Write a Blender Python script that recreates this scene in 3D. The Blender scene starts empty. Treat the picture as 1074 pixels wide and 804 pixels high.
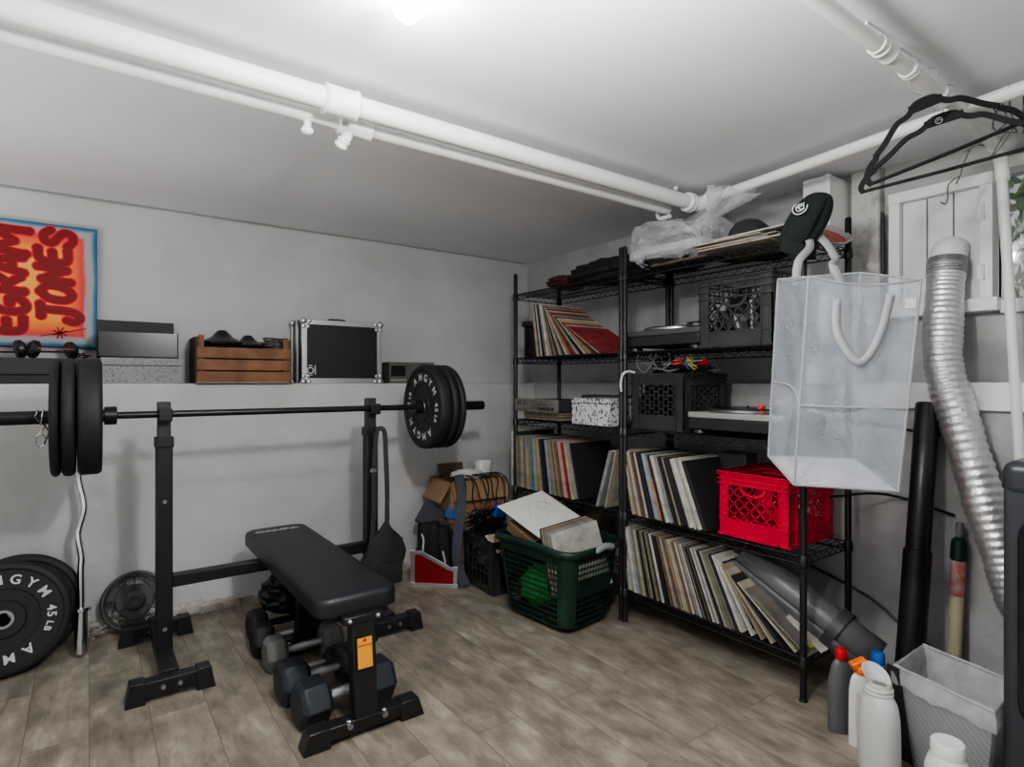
import bpy, bmesh, math, random
from mathutils import Vector, Matrix, Euler
random.seed(7)
PI = math.pi
COL = bpy.context.scene.collection
def R(d): return math.radians(d)

# ------------------------------------------------------------------ materials
MATS = {}
def mat(name, col, rough=0.6, metal=0.0, var=0.0, vscale=8.0, bump=0.0, bscale=40.0, dark=None, spec=0.5, alpha=1.0, coat=0.0):
    if name in MATS: return MATS[name]
    m = bpy.data.materials.new(name); m.use_nodes = True
    nt = m.node_tree; b = nt.nodes['Principled BSDF']
    b.inputs['Base Color'].default_value = (*col, 1); b.inputs['Roughness'].default_value = rough
    b.inputs['Metallic'].default_value = metal; b.inputs['Alpha'].default_value = alpha
    b.inputs['Specular IOR Level'].default_value = spec; b.inputs['Coat Weight'].default_value = coat
    tc = nt.nodes.new('ShaderNodeTexCoord')
    if var > 0:
        n = nt.nodes.new('ShaderNodeTexNoise'); n.inputs['Scale'].default_value = vscale; n.inputs['Detail'].default_value = 6
        nt.links.new(tc.outputs['Object'], n.inputs['Vector'])
        r = nt.nodes.new('ShaderNodeValToRGB'); r.color_ramp.elements[0].position = .3; r.color_ramp.elements[1].position = .7
        d = dark or tuple(c*(1-var) for c in col)
        r.color_ramp.elements[0].color = (*d, 1); r.color_ramp.elements[1].color = (*[min(1, c*(1+var*.35)) for c in col], 1)
        nt.links.new(n.outputs['Fac'], r.inputs['Fac']); nt.links.new(r.outputs['Color'], b.inputs['Base Color'])
    if bump > 0:
        n2 = nt.nodes.new('ShaderNodeTexNoise'); n2.inputs['Scale'].default_value = bscale; n2.inputs['Detail'].default_value = 5
        nt.links.new(tc.outputs['Object'], n2.inputs['Vector'])
        bp = nt.nodes.new('ShaderNodeBump'); bp.inputs['Strength'].default_value = bump; bp.inputs['Distance'].default_value = .01
        nt.links.new(n2.outputs['Fac'], bp.inputs['Height']); nt.links.new(bp.outputs['Normal'], b.inputs['Normal'])
    MATS[name] = m
    return m

def plaster(name, col, stain, lo=.35, hi=.75, scale=1.6, bs=.30):
    m = bpy.data.materials.new(name); m.use_nodes = True; nt = m.node_tree; b = nt.nodes['Principled BSDF']
    b.inputs['Roughness'].default_value = .75
    tc = nt.nodes.new('ShaderNodeTexCoord')
    n = nt.nodes.new('ShaderNodeTexNoise'); n.inputs['Scale'].default_value = scale; n.inputs['Detail'].default_value = 8; n.inputs['Roughness'].default_value = .65
    r = nt.nodes.new('ShaderNodeValToRGB'); r.color_ramp.elements[0].position = lo; r.color_ramp.elements[1].position = hi
    r.color_ramp.elements[0].color = (*stain, 1); r.color_ramp.elements[1].color = (*col, 1)
    n2 = nt.nodes.new('ShaderNodeTexNoise'); n2.inputs['Scale'].default_value = 22; n2.inputs['Detail'].default_value = 7
    n3 = nt.nodes.new('ShaderNodeTexNoise'); n3.inputs['Scale'].default_value = 3.5; n3.inputs['Detail'].default_value = 3
    ad = nt.nodes.new('ShaderNodeMath'); ad.operation = 'MULTIPLY_ADD'; ad.inputs[1].default_value = 2.2
    bp = nt.nodes.new('ShaderNodeBump'); bp.inputs['Strength'].default_value = bs; bp.inputs['Distance'].default_value = .012
    for q in (n, n2, n3): nt.links.new(tc.outputs['Object'], q.inputs['Vector'])
    nt.links.new(n.outputs['Fac'], r.inputs['Fac']); nt.links.new(r.outputs['Color'], b.inputs['Base Color'])
    nt.links.new(n3.outputs['Fac'], ad.inputs[0]); nt.links.new(n2.outputs['Fac'], ad.inputs[2])
    nt.links.new(ad.outputs[0], bp.inputs['Height']); nt.links.new(bp.outputs['Normal'], b.inputs['Normal'])
    MATS[name] = m; return m

def floor_mat():
    m = bpy.data.materials.new('vinyl_plank'); m.use_nodes = True; nt = m.node_tree; b = nt.nodes['Principled BSDF']
    b.inputs['Roughness'].default_value = .48; b.inputs['Specular IOR Level'].default_value = .4
    N, L = nt.nodes.new, nt.links.new
    tc = N('ShaderNodeTexCoord'); mp = N('ShaderNodeMapping'); mp.inputs['Rotation'].default_value = (0, 0, PI/2)
    L(tc.outputs['Object'], mp.inputs['Vector'])
    br = N('ShaderNodeTexBrick'); br.inputs['Scale'].default_value = 1.0; br.inputs['Brick Width'].default_value = 1.22
    br.inputs['Row Height'].default_value = .178; br.inputs['Mortar Size'].default_value = .0012; br.inputs['Mortar Smooth'].default_value = .1; br.offset = .37
    br.inputs['Color1'].default_value = (.0, .0, .0, 1); br.inputs['Color2'].default_value = (1, 1, 1, 1); br.inputs['Mortar'].default_value = (.5, .5, .5, 1)
    L(mp.outputs['Vector'], br.inputs['Vector'])
    # stretched grain, shifted from plank to plank
    mul = N('ShaderNodeVectorMath'); mul.operation = 'MULTIPLY'; mul.inputs[1].default_value = (5.0, 21, 1)
    off = N('ShaderNodeVectorMath'); off.operation = 'MULTIPLY_ADD'; off.inputs[1].default_value = (7.3, 3.1, 5.7)
    L(mp.outputs['Vector'], mul.inputs[0]); L(br.outputs['Color'], off.inputs[0]); L(mul.outputs[0], off.inputs[2])
    g = N('ShaderNodeTexNoise'); g.inputs['Scale'].default_value = 1.0; g.inputs['Detail'].default_value = 12; g.inputs['Roughness'].default_value = .74; g.inputs['Distortion'].default_value = .7
    L(off.outputs[0], g.inputs['Vector'])
    bl = N('ShaderNodeTexNoise'); bl.inputs['Scale'].default_value = 2.6; bl.inputs['Detail'].default_value = 4
    L(off.outputs[0], bl.inputs['Vector'])
    mulb = N('ShaderNodeVectorMath'); mulb.operation = 'MULTIPLY'; mulb.inputs[1].default_value = (.55, .22, 1)
    L(off.outputs[0], mulb.inputs[0]); L(mulb.outputs[0], bl.inputs['Vector'])
    ad = N('ShaderNodeMath'); ad.operation = 'MULTIPLY_ADD'; ad.inputs[1].default_value = .55; L(bl.outputs['Fac'], ad.inputs[0]); 
    sc = N('ShaderNodeMath'); sc.operation = 'MULTIPLY'; sc.inputs[1].default_value = .5; L(g.outputs['Fac'], sc.inputs[0]); L(sc.outputs[0], ad.inputs[2])
    tb = N('ShaderNodeMath'); tb.operation = 'MULTIPLY_ADD'; tb.inputs[1].default_value = .055
    L(br.outputs['Color'], tb.inputs[0]); L(ad.outputs[0], tb.inputs[2])
    r = N('ShaderNodeValToRGB'); e = r.color_ramp.elements
    e[0].position = .36; e[0].color = (.118, .102, .080, 1); e[1].position = .78; e[1].color = (.46, .42, .345, 1)
    k = e.new(.50); k.color = (.192, .167, .131, 1); k = e.new(.62); k.color = (.285, .252, .200, 1)
    L(tb.outputs[0], r.inputs['Fac'])
    mx = N('ShaderNodeMix'); mx.data_type = 'RGBA'; mx.inputs['B'].default_value = (.10, .087, .07, 1)
    L(br.outputs['Fac'], mx.inputs['Factor']); L(r.outputs['Color'], mx.inputs['A']); L(mx.outputs['Result'], b.inputs['Base Color'])
    bp = N('ShaderNodeBump'); bp.inputs['Strength'].default_value = .12; bp.inputs['Distance'].default_value = .004
    L(g.outputs['Fac'], bp.inputs['Height']); L(bp.outputs['Normal'], b.inputs['Normal'])
    return m

def film(name, col, opac, rough=.4, trans=.5, noise=0.0, nscale=6.0):
    """thin translucent sheet: part see-through, part translucent cloth"""
    m = bpy.data.materials.new(name); m.use_nodes = True; nt = m.node_tree; nt.nodes.clear()
    N, L = nt.nodes.new, nt.links.new
    out = N('ShaderNodeOutputMaterial'); tp = N('ShaderNodeBsdfTransparent'); df = N('ShaderNodeBsdfPrincipled'); tl = N('ShaderNodeBsdfTranslucent')
    df.inputs['Base Color'].default_value = (*col, 1); df.inputs['Roughness'].default_value = rough; tl.inputs['Color'].default_value = (*col, 1)
    m1 = N('ShaderNodeMixShader'); m1.inputs[0].default_value = trans; L(df.outputs[0], m1.inputs[1]); L(tl.outputs[0], m1.inputs[2])
    m2 = N('ShaderNodeMixShader'); m2.inputs[0].default_value = opac; L(tp.outputs[0], m2.inputs[1]); L(m1.outputs[0], m2.inputs[2])
    if noise:
        tc = N('ShaderNodeTexCoord'); n = N('ShaderNodeTexNoise'); n.inputs['Scale'].default_value = nscale; n.inputs['Detail'].default_value = 4
        L(tc.outputs['Object'], n.inputs['Vector'])
        mr = N('ShaderNodeMapRange'); mr.inputs['From Min'].default_value = .3; mr.inputs['From Max'].default_value = .7
        mr.inputs['To Min'].default_value = opac-noise; mr.inputs['To Max'].default_value = min(1, opac+noise)
        L(n.outputs['Fac'], mr.inputs['Value']); L(mr.outputs[0], m2.inputs[0])
    L(m2.outputs[0], out.inputs['Surface']); MATS[name] = m
    return m

def speckle(name, base, spots, scale=70, lo=.50, hi=.56, blue=False):
    m = bpy.data.materials.new(name); m.use_nodes = True; nt = m.node_tree; b = nt.nodes['Principled BSDF']; b.inputs['Roughness'].default_value = .6
    N, L = nt.nodes.new, nt.links.new
    tc = N('ShaderNodeTexCoord'); n = N('ShaderNodeTexNoise'); n.inputs['Scale'].default_value = scale; n.inputs['Detail'].default_value = 2
    r = N('ShaderNodeValToRGB'); r.color_ramp.elements[0].position = lo; r.color_ramp.elements[1].position = hi
    r.color_ramp.elements[0].color = (*base, 1); r.color_ramp.elements[1].color = (*spots, 1)
    L(tc.outputs['Object'], n.inputs['Vector']); L(n.outputs['Fac'], r.inputs['Fac']); L(r.outputs['Color'], b.inputs['Base Color'])
    MATS[name] = m; return m

def emis(name, col, s):
    m = bpy.data.materials.new(name); m.use_nodes = True; b = m.node_tree.nodes['Principled BSDF']
    b.inputs['Base Color'].default_value = (*col, 1); b.inputs['Emission Color'].default_value = (*col, 1); b.inputs['Emission Strength'].default_value = s
    MATS[name] = m; return m

BLK = mat('black_powder_coat', (.012, .012, .013), .45, 0, bump=.05, bscale=300)
WIRE = mat('black_epoxy_wire', (.014, .014, .015), .4)
RUB = mat('black_rubber', (.014, .014, .016), .62, bump=.08, bscale=250)
RUBB = mat('blue_black_rubber', (.020, .024, .030), .5, bump=.06, bscale=250)
VINYL = mat('black_vinyl', (.014, .015, .018), .42, bump=.10, bscale=260)
CHROME = mat('chrome', (.72, .72, .73), .16, 1.0)
STEEL = mat('brushed_steel', (.45, .45, .46), .34, 1.0)
ALU = mat('aluminium', (.62, .62, .63), .38, .85, bump=.05, bscale=80)
WHT = mat('white_gloss_paint', (.80, .80, .79), .45, var=.08, vscale=5, bump=.10, bscale=30)
LETTER = mat('white_lettering', (.62, .62, .62), .6)
LETTERG = mat('grey_lettering', (.30, .30, .30), .6)
DGREY = mat('dark_grey', (.045, .045, .048), .5)
PLAST = mat('black_plastic', (.016, .016, .017), .38, var=.3, vscale=20)
FAB = mat('black_fabric', (.014, .014, .015), .9, bump=.35, bscale=90)
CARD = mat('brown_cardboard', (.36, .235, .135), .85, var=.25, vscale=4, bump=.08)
PAPER = mat('white_paper', (.74, .73, .70), .8, var=.06, vscale=5)
VINYLDISC = mat('vinyl_disc', (.01, .01, .01), .25)

# ------------------------------------------------------------------ mesh builder
class MB:
    def __init__(s, M=None): s.v = []; s.f = []; s.mi = []; s.M = M or Matrix(); s.k = 0
    def add(s, vs, fs):
        o = len(s.v); M = s.M
        s.v += [M @ Vector(p) for p in vs]; s.f += [tuple(i+o for i in q) for q in fs]; s.mi += [s.k]*len(fs)
    def box(s, x0, x1, y0, y1, z0, z1):
        s.add([(x0,y0,z0),(x1,y0,z0),(x1,y1,z0),(x0,y1,z0),(x0,y0,z1),(x1,y0,z1),(x1,y1,z1),(x0,y1,z1)],
              [(0,3,2,1),(4,5,6,7),(0,1,5,4),(1,2,6,5),(2,3,7,6),(3,0,4,7)]); return s
    def rbox(s, c, size, rot=(0,0,0)):
        K = s.M; s.M = K @ Matrix.Translation(c) @ Euler(rot).to_matrix().to_4x4()
        a, b, d = (q/2 for q in size); s.box(-a, a, -b, b, -d, d); s.M = K; return s
    def bar(s, p, q, w, h, up=(0,0,1)):
        """box bar from p to q, w across, h along up"""
        p, q = Vector(p), Vector(q); d = (q-p).normalized(); u = Vector(up); x = d.cross(u)
        if x.length < 1e-6: x = d.cross(Vector((1,0,0)))
        x.normalize(); u = x.cross(d); x *= w/2; u *= h/2
        s.add([p-x-u,p+x-u,p+x+u,p-x+u,q-x-u,q+x-u,q+x+u,q-x+u],[(0,1,2,3),(7,6,5,4),(0,4,5,1),(1,5,6,2),(2,6,7,3),(3,7,4,0)]); return s
    def tube(s, pts, r, n=8, closed=False, caps=True):
        pts = [Vector(p) for p in pts]; m = len(pts); rr = r if isinstance(r, (list, tuple)) else [r]*m
        vs, fs = [], []; up = None
        for i, p in enumerate(pts):
            a = pts[(i-1) % m] if (i > 0 or closed) else p; b = pts[(i+1) % m] if (i < m-1 or closed) else p
            t = (b-a).normalized()
            if up is None:
                up = Vector((0,0,1)) if abs(t.z) < .9 else Vector((1,0,0))
            x = t.cross(up)
            if x.length < 1e-5: x = t.cross(Vector((.3,.8,.5)))
            x.normalize(); up = x.cross(t).normalized()
            for j in range(n):
                a2 = 2*PI*j/n; vs.append(p + (x*math.cos(a2)+up*math.sin(a2))*rr[i])
        for i in range(m if closed else m-1):
            for j in range(n):
                i2 = (i+1) % m
                fs.append((i*n+j, i*n+(j+1)%n, i2*n+(j+1)%n, i2*n+j))
        if caps and not closed:
            fs.append(tuple(range(n))[::-1]); fs.append(tuple((m-1)*n+j for j in range(n)))
        s.add(vs, fs); return s
    def cyl(s, p, q, r, n=20, r2=None): return s.tube([p, q], [r, r if r2 is None else r2], n)
    def lathe(s, prof, n=32, M=None):
        K = s.M
        if M is not None: s.M = K @ M
        vs, fs = [], []; m = len(prof)
        for (r, z) in prof:
            for j in range(n): a = 2*PI*j/n; vs.append((r*math.cos(a), r*math.sin(a), z))
        for i in range(m-1):
            for j in range(n): fs.append((i*n+j, i*n+(j+1)%n, (i+1)*n+(j+1)%n, (i+1)*n+j))
        if prof[0][0] > 1e-6: fs.append(tuple(range(n))[::-1])
        if prof[-1][0] > 1e-6: fs.append(tuple((m-1)*n+j for j in range(n)))
        s.add(vs, fs); s.M = K; return s
    def ring(s, prof, n=40, M=None):
        """closed profile swept round z (a torus-like body)"""
        K = s.M
        if M is not None: s.M = K @ M
        vs, fs = [], []; m = len(prof)
        for (r, z) in prof:
            for j in range(n): a = 2*PI*j/n; vs.append((r*math.cos(a), r*math.sin(a), z))
        for i in range(m):
            for j in range(n): i2 = (i+1) % m; fs.append((i*n+j, i*n+(j+1)%n, i2*n+(j+1)%n, i2*n+j))
        s.add(vs, fs); s.M = K; return s
    def prism(s, poly, z0, z1, M=None):
        K = s.M
        if M is not None: s.M = K @ M
        n = len(poly)
        s.add([(x,y,z0) for x,y in poly]+[(x,y,z1) for x,y in poly],
              [tuple(range(n))[::-1], tuple(range(n, 2*n))]+[(i,(i+1)%n,n+(i+1)%n,n+i) for i in range(n)])
        s.M = K; return s
    def surf(s, fn, nu, nv, cu=False, cv=False):
        a, b = (nu if cu else nu+1), (nv if cv else nv+1)
        vs = [fn(i/nu, j/nv) for i in range(a) for j in range(b)]
        fs = [(i*b+j, ((i+1)%a)*b+j, ((i+1)%a)*b+(j+1)%b, i*b+(j+1)%b) for i in range(nu) for j in range(nv)]
        s.add(vs, fs); return s
    def blob(s, c, rad, n=20, m=12, noise=0.0, seed=0, rot=(0,0,0), fq=2.5, flat=None):
        rnd = random.Random(seed); ph = [rnd.uniform(0, 6.28) for _ in range(9)]
        K = s.M; s.M = K @ Matrix.Translation(c) @ Euler(rot).to_matrix().to_4x4()
        vs, fs = [], []
        for i in range(m+1):
            th = PI*i/m
            for j in range(n):
                a = 2*PI*j/n; d = Vector((math.sin(th)*math.cos(a), math.sin(th)*math.sin(a), math.cos(th)))
                k = 1+noise*(math.sin(fq*2*d.x+ph[0])*math.sin(fq*2.3*d.y+ph[1])+.6*math.sin(fq*4*d.z+ph[2]+3*d.x)+.5*math.sin(fq*5*d.y+ph[3]+4*d.z))
                z = d.z*rad[2]*k
                if flat is not None: z = max(z, flat)
                vs.append((d.x*rad[0]*k, d.y*rad[1]*k, z))
        for i in range(m):
            for j in range(n): fs.append((i*n+j, (i+1)*n+j, (i+1)*n+(j+1)%n, i*n+(j+1)%n))
        s.add(vs, fs); s.M = K; return s
    def text(s, txt, size, M, extrude=.001, offset=0.0, cx=True, cy=True, spacing=1.0, scale=(1,1)):
        cu = bpy.data.curves.new('t', 'FONT'); cu.body = txt; cu.size = size; cu.extrude = extrude; cu.offset = offset; cu.resolution_u = 4
        cu.space_character = spacing
        ob = bpy.data.objects.new('t', cu); me = bpy.data.meshes.new_from_object(ob)
        vs = [v.co.copy() for v in me.vertices]; fs = [tuple(p.vertices) for p in me.polygons]
        bpy.data.objects.remove(ob); bpy.data.curves.remove(cu); bpy.data.meshes.remove(me)
        if not vs: return s
        x0, x1 = min(v.x for v in vs), max(v.x for v in vs); y0, y1 = min(v.y for v in vs), max(v.y for v in vs)
        for v in vs:
            if cx: v.x -= (x0+x1)/2
            if cy: v.y -= (y0+y1)/2
            v.x *= scale[0]; v.y *= scale[1]
        K = s.M; s.M = K @ M; s.add(vs, fs); s.M = K; return s
    def build(s, name, mats, parent=None, bevel=0, seg=2, smooth=35, sub=0, solid=0, weld=False):
        me = bpy.data.meshes.new(name); me.from_pydata(s.v, [], s.f)
        if not isinstance(mats, (list, tuple)): mats = [mats]
        for m in mats: me.materials.append(m)
        if len(mats) > 1: me.polygons.foreach_set('material_index', s.mi)
        if weld:
            bm = bmesh.new(); bm.from_mesh(me); bmesh.ops.remove_doubles(bm, verts=bm.verts, dist=1e-5)
            bmesh.ops.recalc_face_normals(bm, faces=bm.faces); bm.to_mesh(me); bm.free()
        if smooth:
            me.polygons.foreach_set('use_smooth', [True]*len(me.polygons)); me.set_sharp_from_angle(angle=R(smooth))
        o = bpy.data.objects.new(name, me); COL.objects.link(o)
        if parent: o.parent = parent
        if solid:
            q = o.modifiers.new('solid', 'SOLIDIFY'); q.thickness = solid; q.offset = 0
        if bevel:
            q = o.modifiers.new('bevel', 'BEVEL'); q.width = bevel; q.segments = seg; q.limit_method = 'ANGLE'; q.angle_limit = R(40)
        if sub:
            q = o.modifiers.new('sub', 'SUBSURF'); q.levels = sub; q.render_levels = sub
        return o

def T(x, y, z, rz=0, rx=0, ry=0): return Matrix.Translation((x, y, z)) @ Euler((rx, ry, rz)).to_matrix().to_4x4()
def catmull(pts, k=8, closed=False):
    P = [Vector(p) for p in pts]; n = len(P); out = []
    for i in range(n if closed else n-1):
        g = (lambda q: P[q % n]) if closed else (lambda q: P[min(max(q, 0), n-1)])
        a, b, c, d = g(i-1), g(i), g(i+1), g(i+2)
        for j in range(k):
            t = j/k
            out.append(.5*((2*b)+(c-a)*t+(2*a-5*b+4*c-d)*t*t+(3*b-a-3*c+d)*t**3))
    if not closed: out.append(P[-1])
    return out
def rrect(w, h, r, n=4):
    out = []
    for cx, cy, a0 in ((w/2-r, h/2-r, 0), (-w/2+r, h/2-r, 90), (-w/2+r, -h/2+r, 180), (w/2-r, -h/2+r, 270)):
        for i in range(n+1): a = R(a0+90*i/n); out.append((cx+r*math.cos(a), cy+r*math.sin(a)))
    return out
def tag(o, label, cat, group=None, kind=None):
    o['label'] = label; o['category'] = cat
    if group: o['group'] = group
    if kind: o['kind'] = kind
    return o
def thing(name, label, cat, loc=(0,0,0), rz=0, group=None, rot=None):
    o = bpy.data.objects.new(name, None); COL.objects.link(o); o.empty_display_size = .05
    o.location = loc; o.rotation_euler = rot or (0, 0, rz)
    return tag(o, label, cat, group)
def kids(o): return [c for c in bpy.data.objects if c.parent == o]
def dup(root, loc, rot, label, group=None):
    r = root.copy(); COL.objects.link(r); r.location = loc; r.rotation_euler = rot; r['label'] = label
    if group: r['group'] = group
    for ch in kids(root):
        c = ch.copy(); COL.objects.link(c); c.parent = r
        for g in kids(ch):
            d = g.copy(); COL.objects.link(d); d.parent = c
    return r
def struct(o, label=None, cat=None):
    o['kind'] = 'structure'
    if label: o['label'] = label; o['category'] = cat
    return o
ORD = 'first second third fourth fifth sixth seventh eighth ninth tenth eleventh twelfth thirteenth fourteenth fifteenth sixteenth seventeenth eighteenth nineteenth twentieth'.split()

# ------------------------------------------------------------------ camera and light
scene = bpy.context.scene
cam = bpy.data.cameras.new('camera'); co = bpy.data.objects.new('camera', cam); COL.objects.link(co)
cam.sensor_width = 36; cam.sensor_fit = 'HORIZONTAL'; cam.lens = 610/1074*36; cam.shift_y = -2/1074; cam.clip_start = .05
co.location = (0, 0, 1.2)
YAW = math.atan2(.588, .809)
co.rotation_euler = (PI/2, 0, -YAW); scene.camera = co
scene.view_settings.view_transform = 'AgX'; scene.view_settings.look = 'AgX - Medium High Contrast'; scene.view_settings.exposure = .07
w = bpy.data.worlds.new('world'); scene.world = w; w.use_nodes = True
bg = w.node_tree.nodes['Background']; bg.inputs[0].default_value = (.93, .97, 1, 1); bg.inputs[1].default_value = .35

# ------------------------------------------------------------------ the room
CEIL = 2.14
WL = plaster('painted_plaster_wall', (.60, .60, .605), (.50, .50, .495), .30, .62)
WR = plaster('painted_concrete_wall', (.50, .50, .50), (.36, .36, .35), .35, .65, 2.8)
CE = plaster('painted_ceiling', (.84, .85, .87), (.79, .80, .82), .3, .7, 1.2, .06)
# far wall with its ledge, one L-shaped mesh (profile in y,z swept along x)
def swept(prof, x0, x1, axis):
    b = MB(); n = len(prof)
    f = (lambda a, q: (a, q[0], q[1])) if axis == 'x' else (lambda a, q: (q[0], a, q[1]))
    b.add([f(x0, q) for q in prof]+[f(x1, q) for q in prof], [tuple(range(n)), tuple(range(n, 2*n))[::-1]]+[(i, i+n, (i+1)%n+n, (i+1)%n) for i in range(n)])
    return b
struct(MB().box(-3.6, 3.1, 3.68, 3.9, 1.185, CEIL).build('wall_left', WL)); struct(MB().box(-3.6, 3.1, 3.41, 3.9, 0, 1.19).build('wall_lower_left', WL, bevel=.012))
# right wall: lower part with ledge, upper part around the window opening
WY0, WY1, WZ0, WZ1 = .10, .70, 1.50, 2.02
b = MB(); b.box(2.68, 3.0, -2.6, 3.41, 0, 1.19)
b.box(2.83, 2.93, WY1, 3.68, 1.19, CEIL); b.box(2.83, 3.0, -2.6, WY0, 1.19, CEIL)
b.box(2.83, 3.0, WY0, WY1, 1.19, WZ0); b.box(2.83, 3.0, WY0, WY1, WZ1, CEIL)
struct(b.build('wall_right', WR, smooth=0))
b = MB().box(-3.6, 3.0, -2.6, 3.9, -.05, 0); struct(b.build('floor', floor_mat(), smooth=0))
b = MB().box(-3.6, 3.0, -2.6, 3.9, CEIL, CEIL+.05); struct(b.build('ceiling', CE, smooth=0))
# crumbled plaster foot along the far wall
b = MB()
for i in range(46):
    x = -1.6+i*.092; b.rbox((x, 3.41, .02+random.uniform(-.004, .014)), (.11, .05+random.uniform(0, .02), .05+random.uniform(0, .03)), (random.uniform(-.2,.2), 0, random.uniform(-.15,.15)))
struct(b.build('baseboard_left', plaster('crumbled_plaster', (.62, .60, .57), (.34, .30, .26), .4, .6, 9), bevel=.008))
# white ledge board on the right wall
b = MB().box(2.655, 2.685, -2.6, 1.16, 1.092, 1.197); struct(b.build('trim_1', WHT, bevel=.004))
# thin crack line / moulding where far wall meets ceiling
b = MB(); b.tube([(-3.5+i*.3, 3.675, CEIL-.006+random.uniform(-.003,.003)) for i in range(22)], .006, 5); struct(b.build('trim_2', mat('joint_grey', (.36,.36,.36), .9)))
# boxed-in pipe chase and rough plaster pillar on the right wall
b = MB().box(2.625, 2.85, 1.244, 1.362, 1.19, CEIL-.03); b.box(2.615, 2.63, 1.238, 1.262, 1.19, CEIL-.03)
struct(b.build('trim_3', WHT, bevel=.003))
b = MB().box(2.775, 2.85, 1.105, 1.225, 1.19, CEIL)
struct(b.build('pillar', plaster('flaking_plaster', (.50, .50, .49), (.36, .35, .33), .42, .52, 16), bevel=.01))
b = MB().cyl((2.77, 1.09, 1.36), (2.77, 1.09, 1.93), .007, 8); tag(b.build('wall_cable', WIRE), 'thin black cable running down beside the flaking plaster pillar', 'cable')
# boarded hatch beside the window
t = thing('wall_hatch', 'white painted hatch of three boards in a frame that the silver duct enters', 'hatch', (2.80, .713, 1.47)); t.scale = (1, .91, 1)
b = MB()
b.box(-.03, .03, 0, .045, .05, .485); b.box(-.03, .03, .345, .39, .05, .485); b.box(-.032, .03, -.002, .392, .485, .53); b.box(-.045, .03, -.02, .41, 0, .05)
b.build('hatch_frame', WHT, t, bevel=.003)
b = MB()
for i in range(3): b.box(.0, .025, .047+i*.1, .143+i*.1, .05, .485)
b.build('board_panel', mat('white_board', (.70,.71,.72), .5, var=.1, vscale=6), t, bevel=.004)
for z in (.15, .38):
    b = MB().cyl((-.036, .03, z-.03), (-.036, .03, z+.03), .006, 8); b.box(-.034, -.03, .012, .05, z-.025, z+.025); b.build('hinge', WHT, t)
# window
b = MB(); b.box(2.80, 2.90, WY0-.03, WY0+.02, WZ0-.03, WZ1+.03); b.box(2.83, 2.90, WY1-.003, WY1+.012, WZ0-.03, WZ1+.03)
b.box(2.80, 2.90, WY0, WY1, WZ0-.04, WZ0+.012); b.box(2.80, 2.90, WY0, WY1, WZ1-.015, WZ1+.03)
b.box(2.86, 2.885, .36, .385, WZ0, WZ1)
wf = struct(b.build('window_1', WHT, bevel=.004))
gm = bpy.data.materials.new('window_glass'); gm.use_nodes = True; nt = gm.node_tree; nt.nodes.clear()
o_ = nt.nodes.new('ShaderNodeOutputMaterial'); tr = nt.nodes.new('ShaderNodeBsdfTransparent'); gl = nt.nodes.new('ShaderNodeBsdfGlossy'); gl.inputs['Roughness'].default_value = .05
ms = nt.nodes.new('ShaderNodeMixShader'); ms.inputs[0].default_value = .08
nt.links.new(tr.outputs[0], ms.inputs[1]); nt.links.new(gl.outputs[0], ms.inputs[2]); nt.links.new(ms.outputs[0], o_.inputs[0])
MB().box(2.868, 2.872, WY0+.02, WY1-.01, WZ0+.01, WZ1-.01).build('pane', gm, wf, smooth=0)
# shrub outside
t = thing('garden_bush', 'green leafy bush outside the basement window', 'bush', (3.6, .25, .6))
b = MB(); rnd = random.Random(3)
for i in range(2600):
    c = Vector((rnd.gauss(0, .16), rnd.uniform(-.55, .75), rnd.uniform(.55, 1.75))); 
    if rnd.random() < .25: continue
    e = Euler((rnd.uniform(0,6), rnd.uniform(0,6), rnd.uniform(0,6))).to_matrix(); l = rnd.uniform(.04, .08)
    b.k = rnd.randrange(3)
    b.add([c+e@Vector(q) for q in ((0,0,0),(l*.5,l*.28,.004),(l*1.2,0,0),(l*.5,-l*.28,.004))], [(0,1,2,3)])
b.build('foliage', [mat('leaf_green', (.07,.22,.05), .5), mat('leaf_light', (.22,.42,.12), .5), mat('leaf_dark', (.03,.10,.04), .5)], t, smooth=0)
b = MB()
for i in range(9): b.tube(catmull([(rnd.gauss(0,.03), rnd.uniform(-.2,.2), 0), (rnd.gauss(0,.1), rnd.uniform(-.4,.5), .8), (rnd.gauss(0,.1), rnd.uniform(-.5,.7), 1.6)], 5), .008, 5)
b.build('stem', mat('bark', (.12,.09,.06), .9), t)

# bare bulb in a ceiling holder
t = thing('ceiling_bulb', 'bare lit bulb in a white ceiling holder above the bench', 'light bulb', (.60, 1.24, CEIL)); t.scale = (.75,.75,.75)
MB().lathe([(0,0),(.055,0),(.055,-.012),(.034,-.022),(.03,-.045),(0,-.045)][::-1], 24).build('lamp_holder', WHT, t)
MB().lathe([(0,-.135),(.02,-.131),(.038,-.115),(.044,-.095),(.040,-.075),(.026,-.055),(.018,-.045)], 24).build('bulb', emis('bulb_glow', (1,.99,.97), 290), t)
for nm, loc, pw in (('work_light', (.62, .74, 1.86), 62), ('rear_fill', (.9, -1.3, 1.4), 16), ('side_fill', (-1.5, .7, .85), 12), ('uplight', (-1.5, 1.7, .8), 130)):  # work_light follows the shadows; the rest are unseen lamps added to brighten the room
    la = bpy.data.lights.new(nm, 'SPOT' if nm == 'uplight' else 'POINT'); la.energy = pw; la.shadow_soft_size = .07 if nm == 'work_light' else .40; la.color = (1, .99, .975); lo = bpy.data.objects.new(nm, la); COL.objects.link(lo); lo.location = loc
    if nm == 'uplight': la.spot_size = R(152); la.spot_blend = .5; lo.rotation_euler = (PI, 0, 0)

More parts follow.
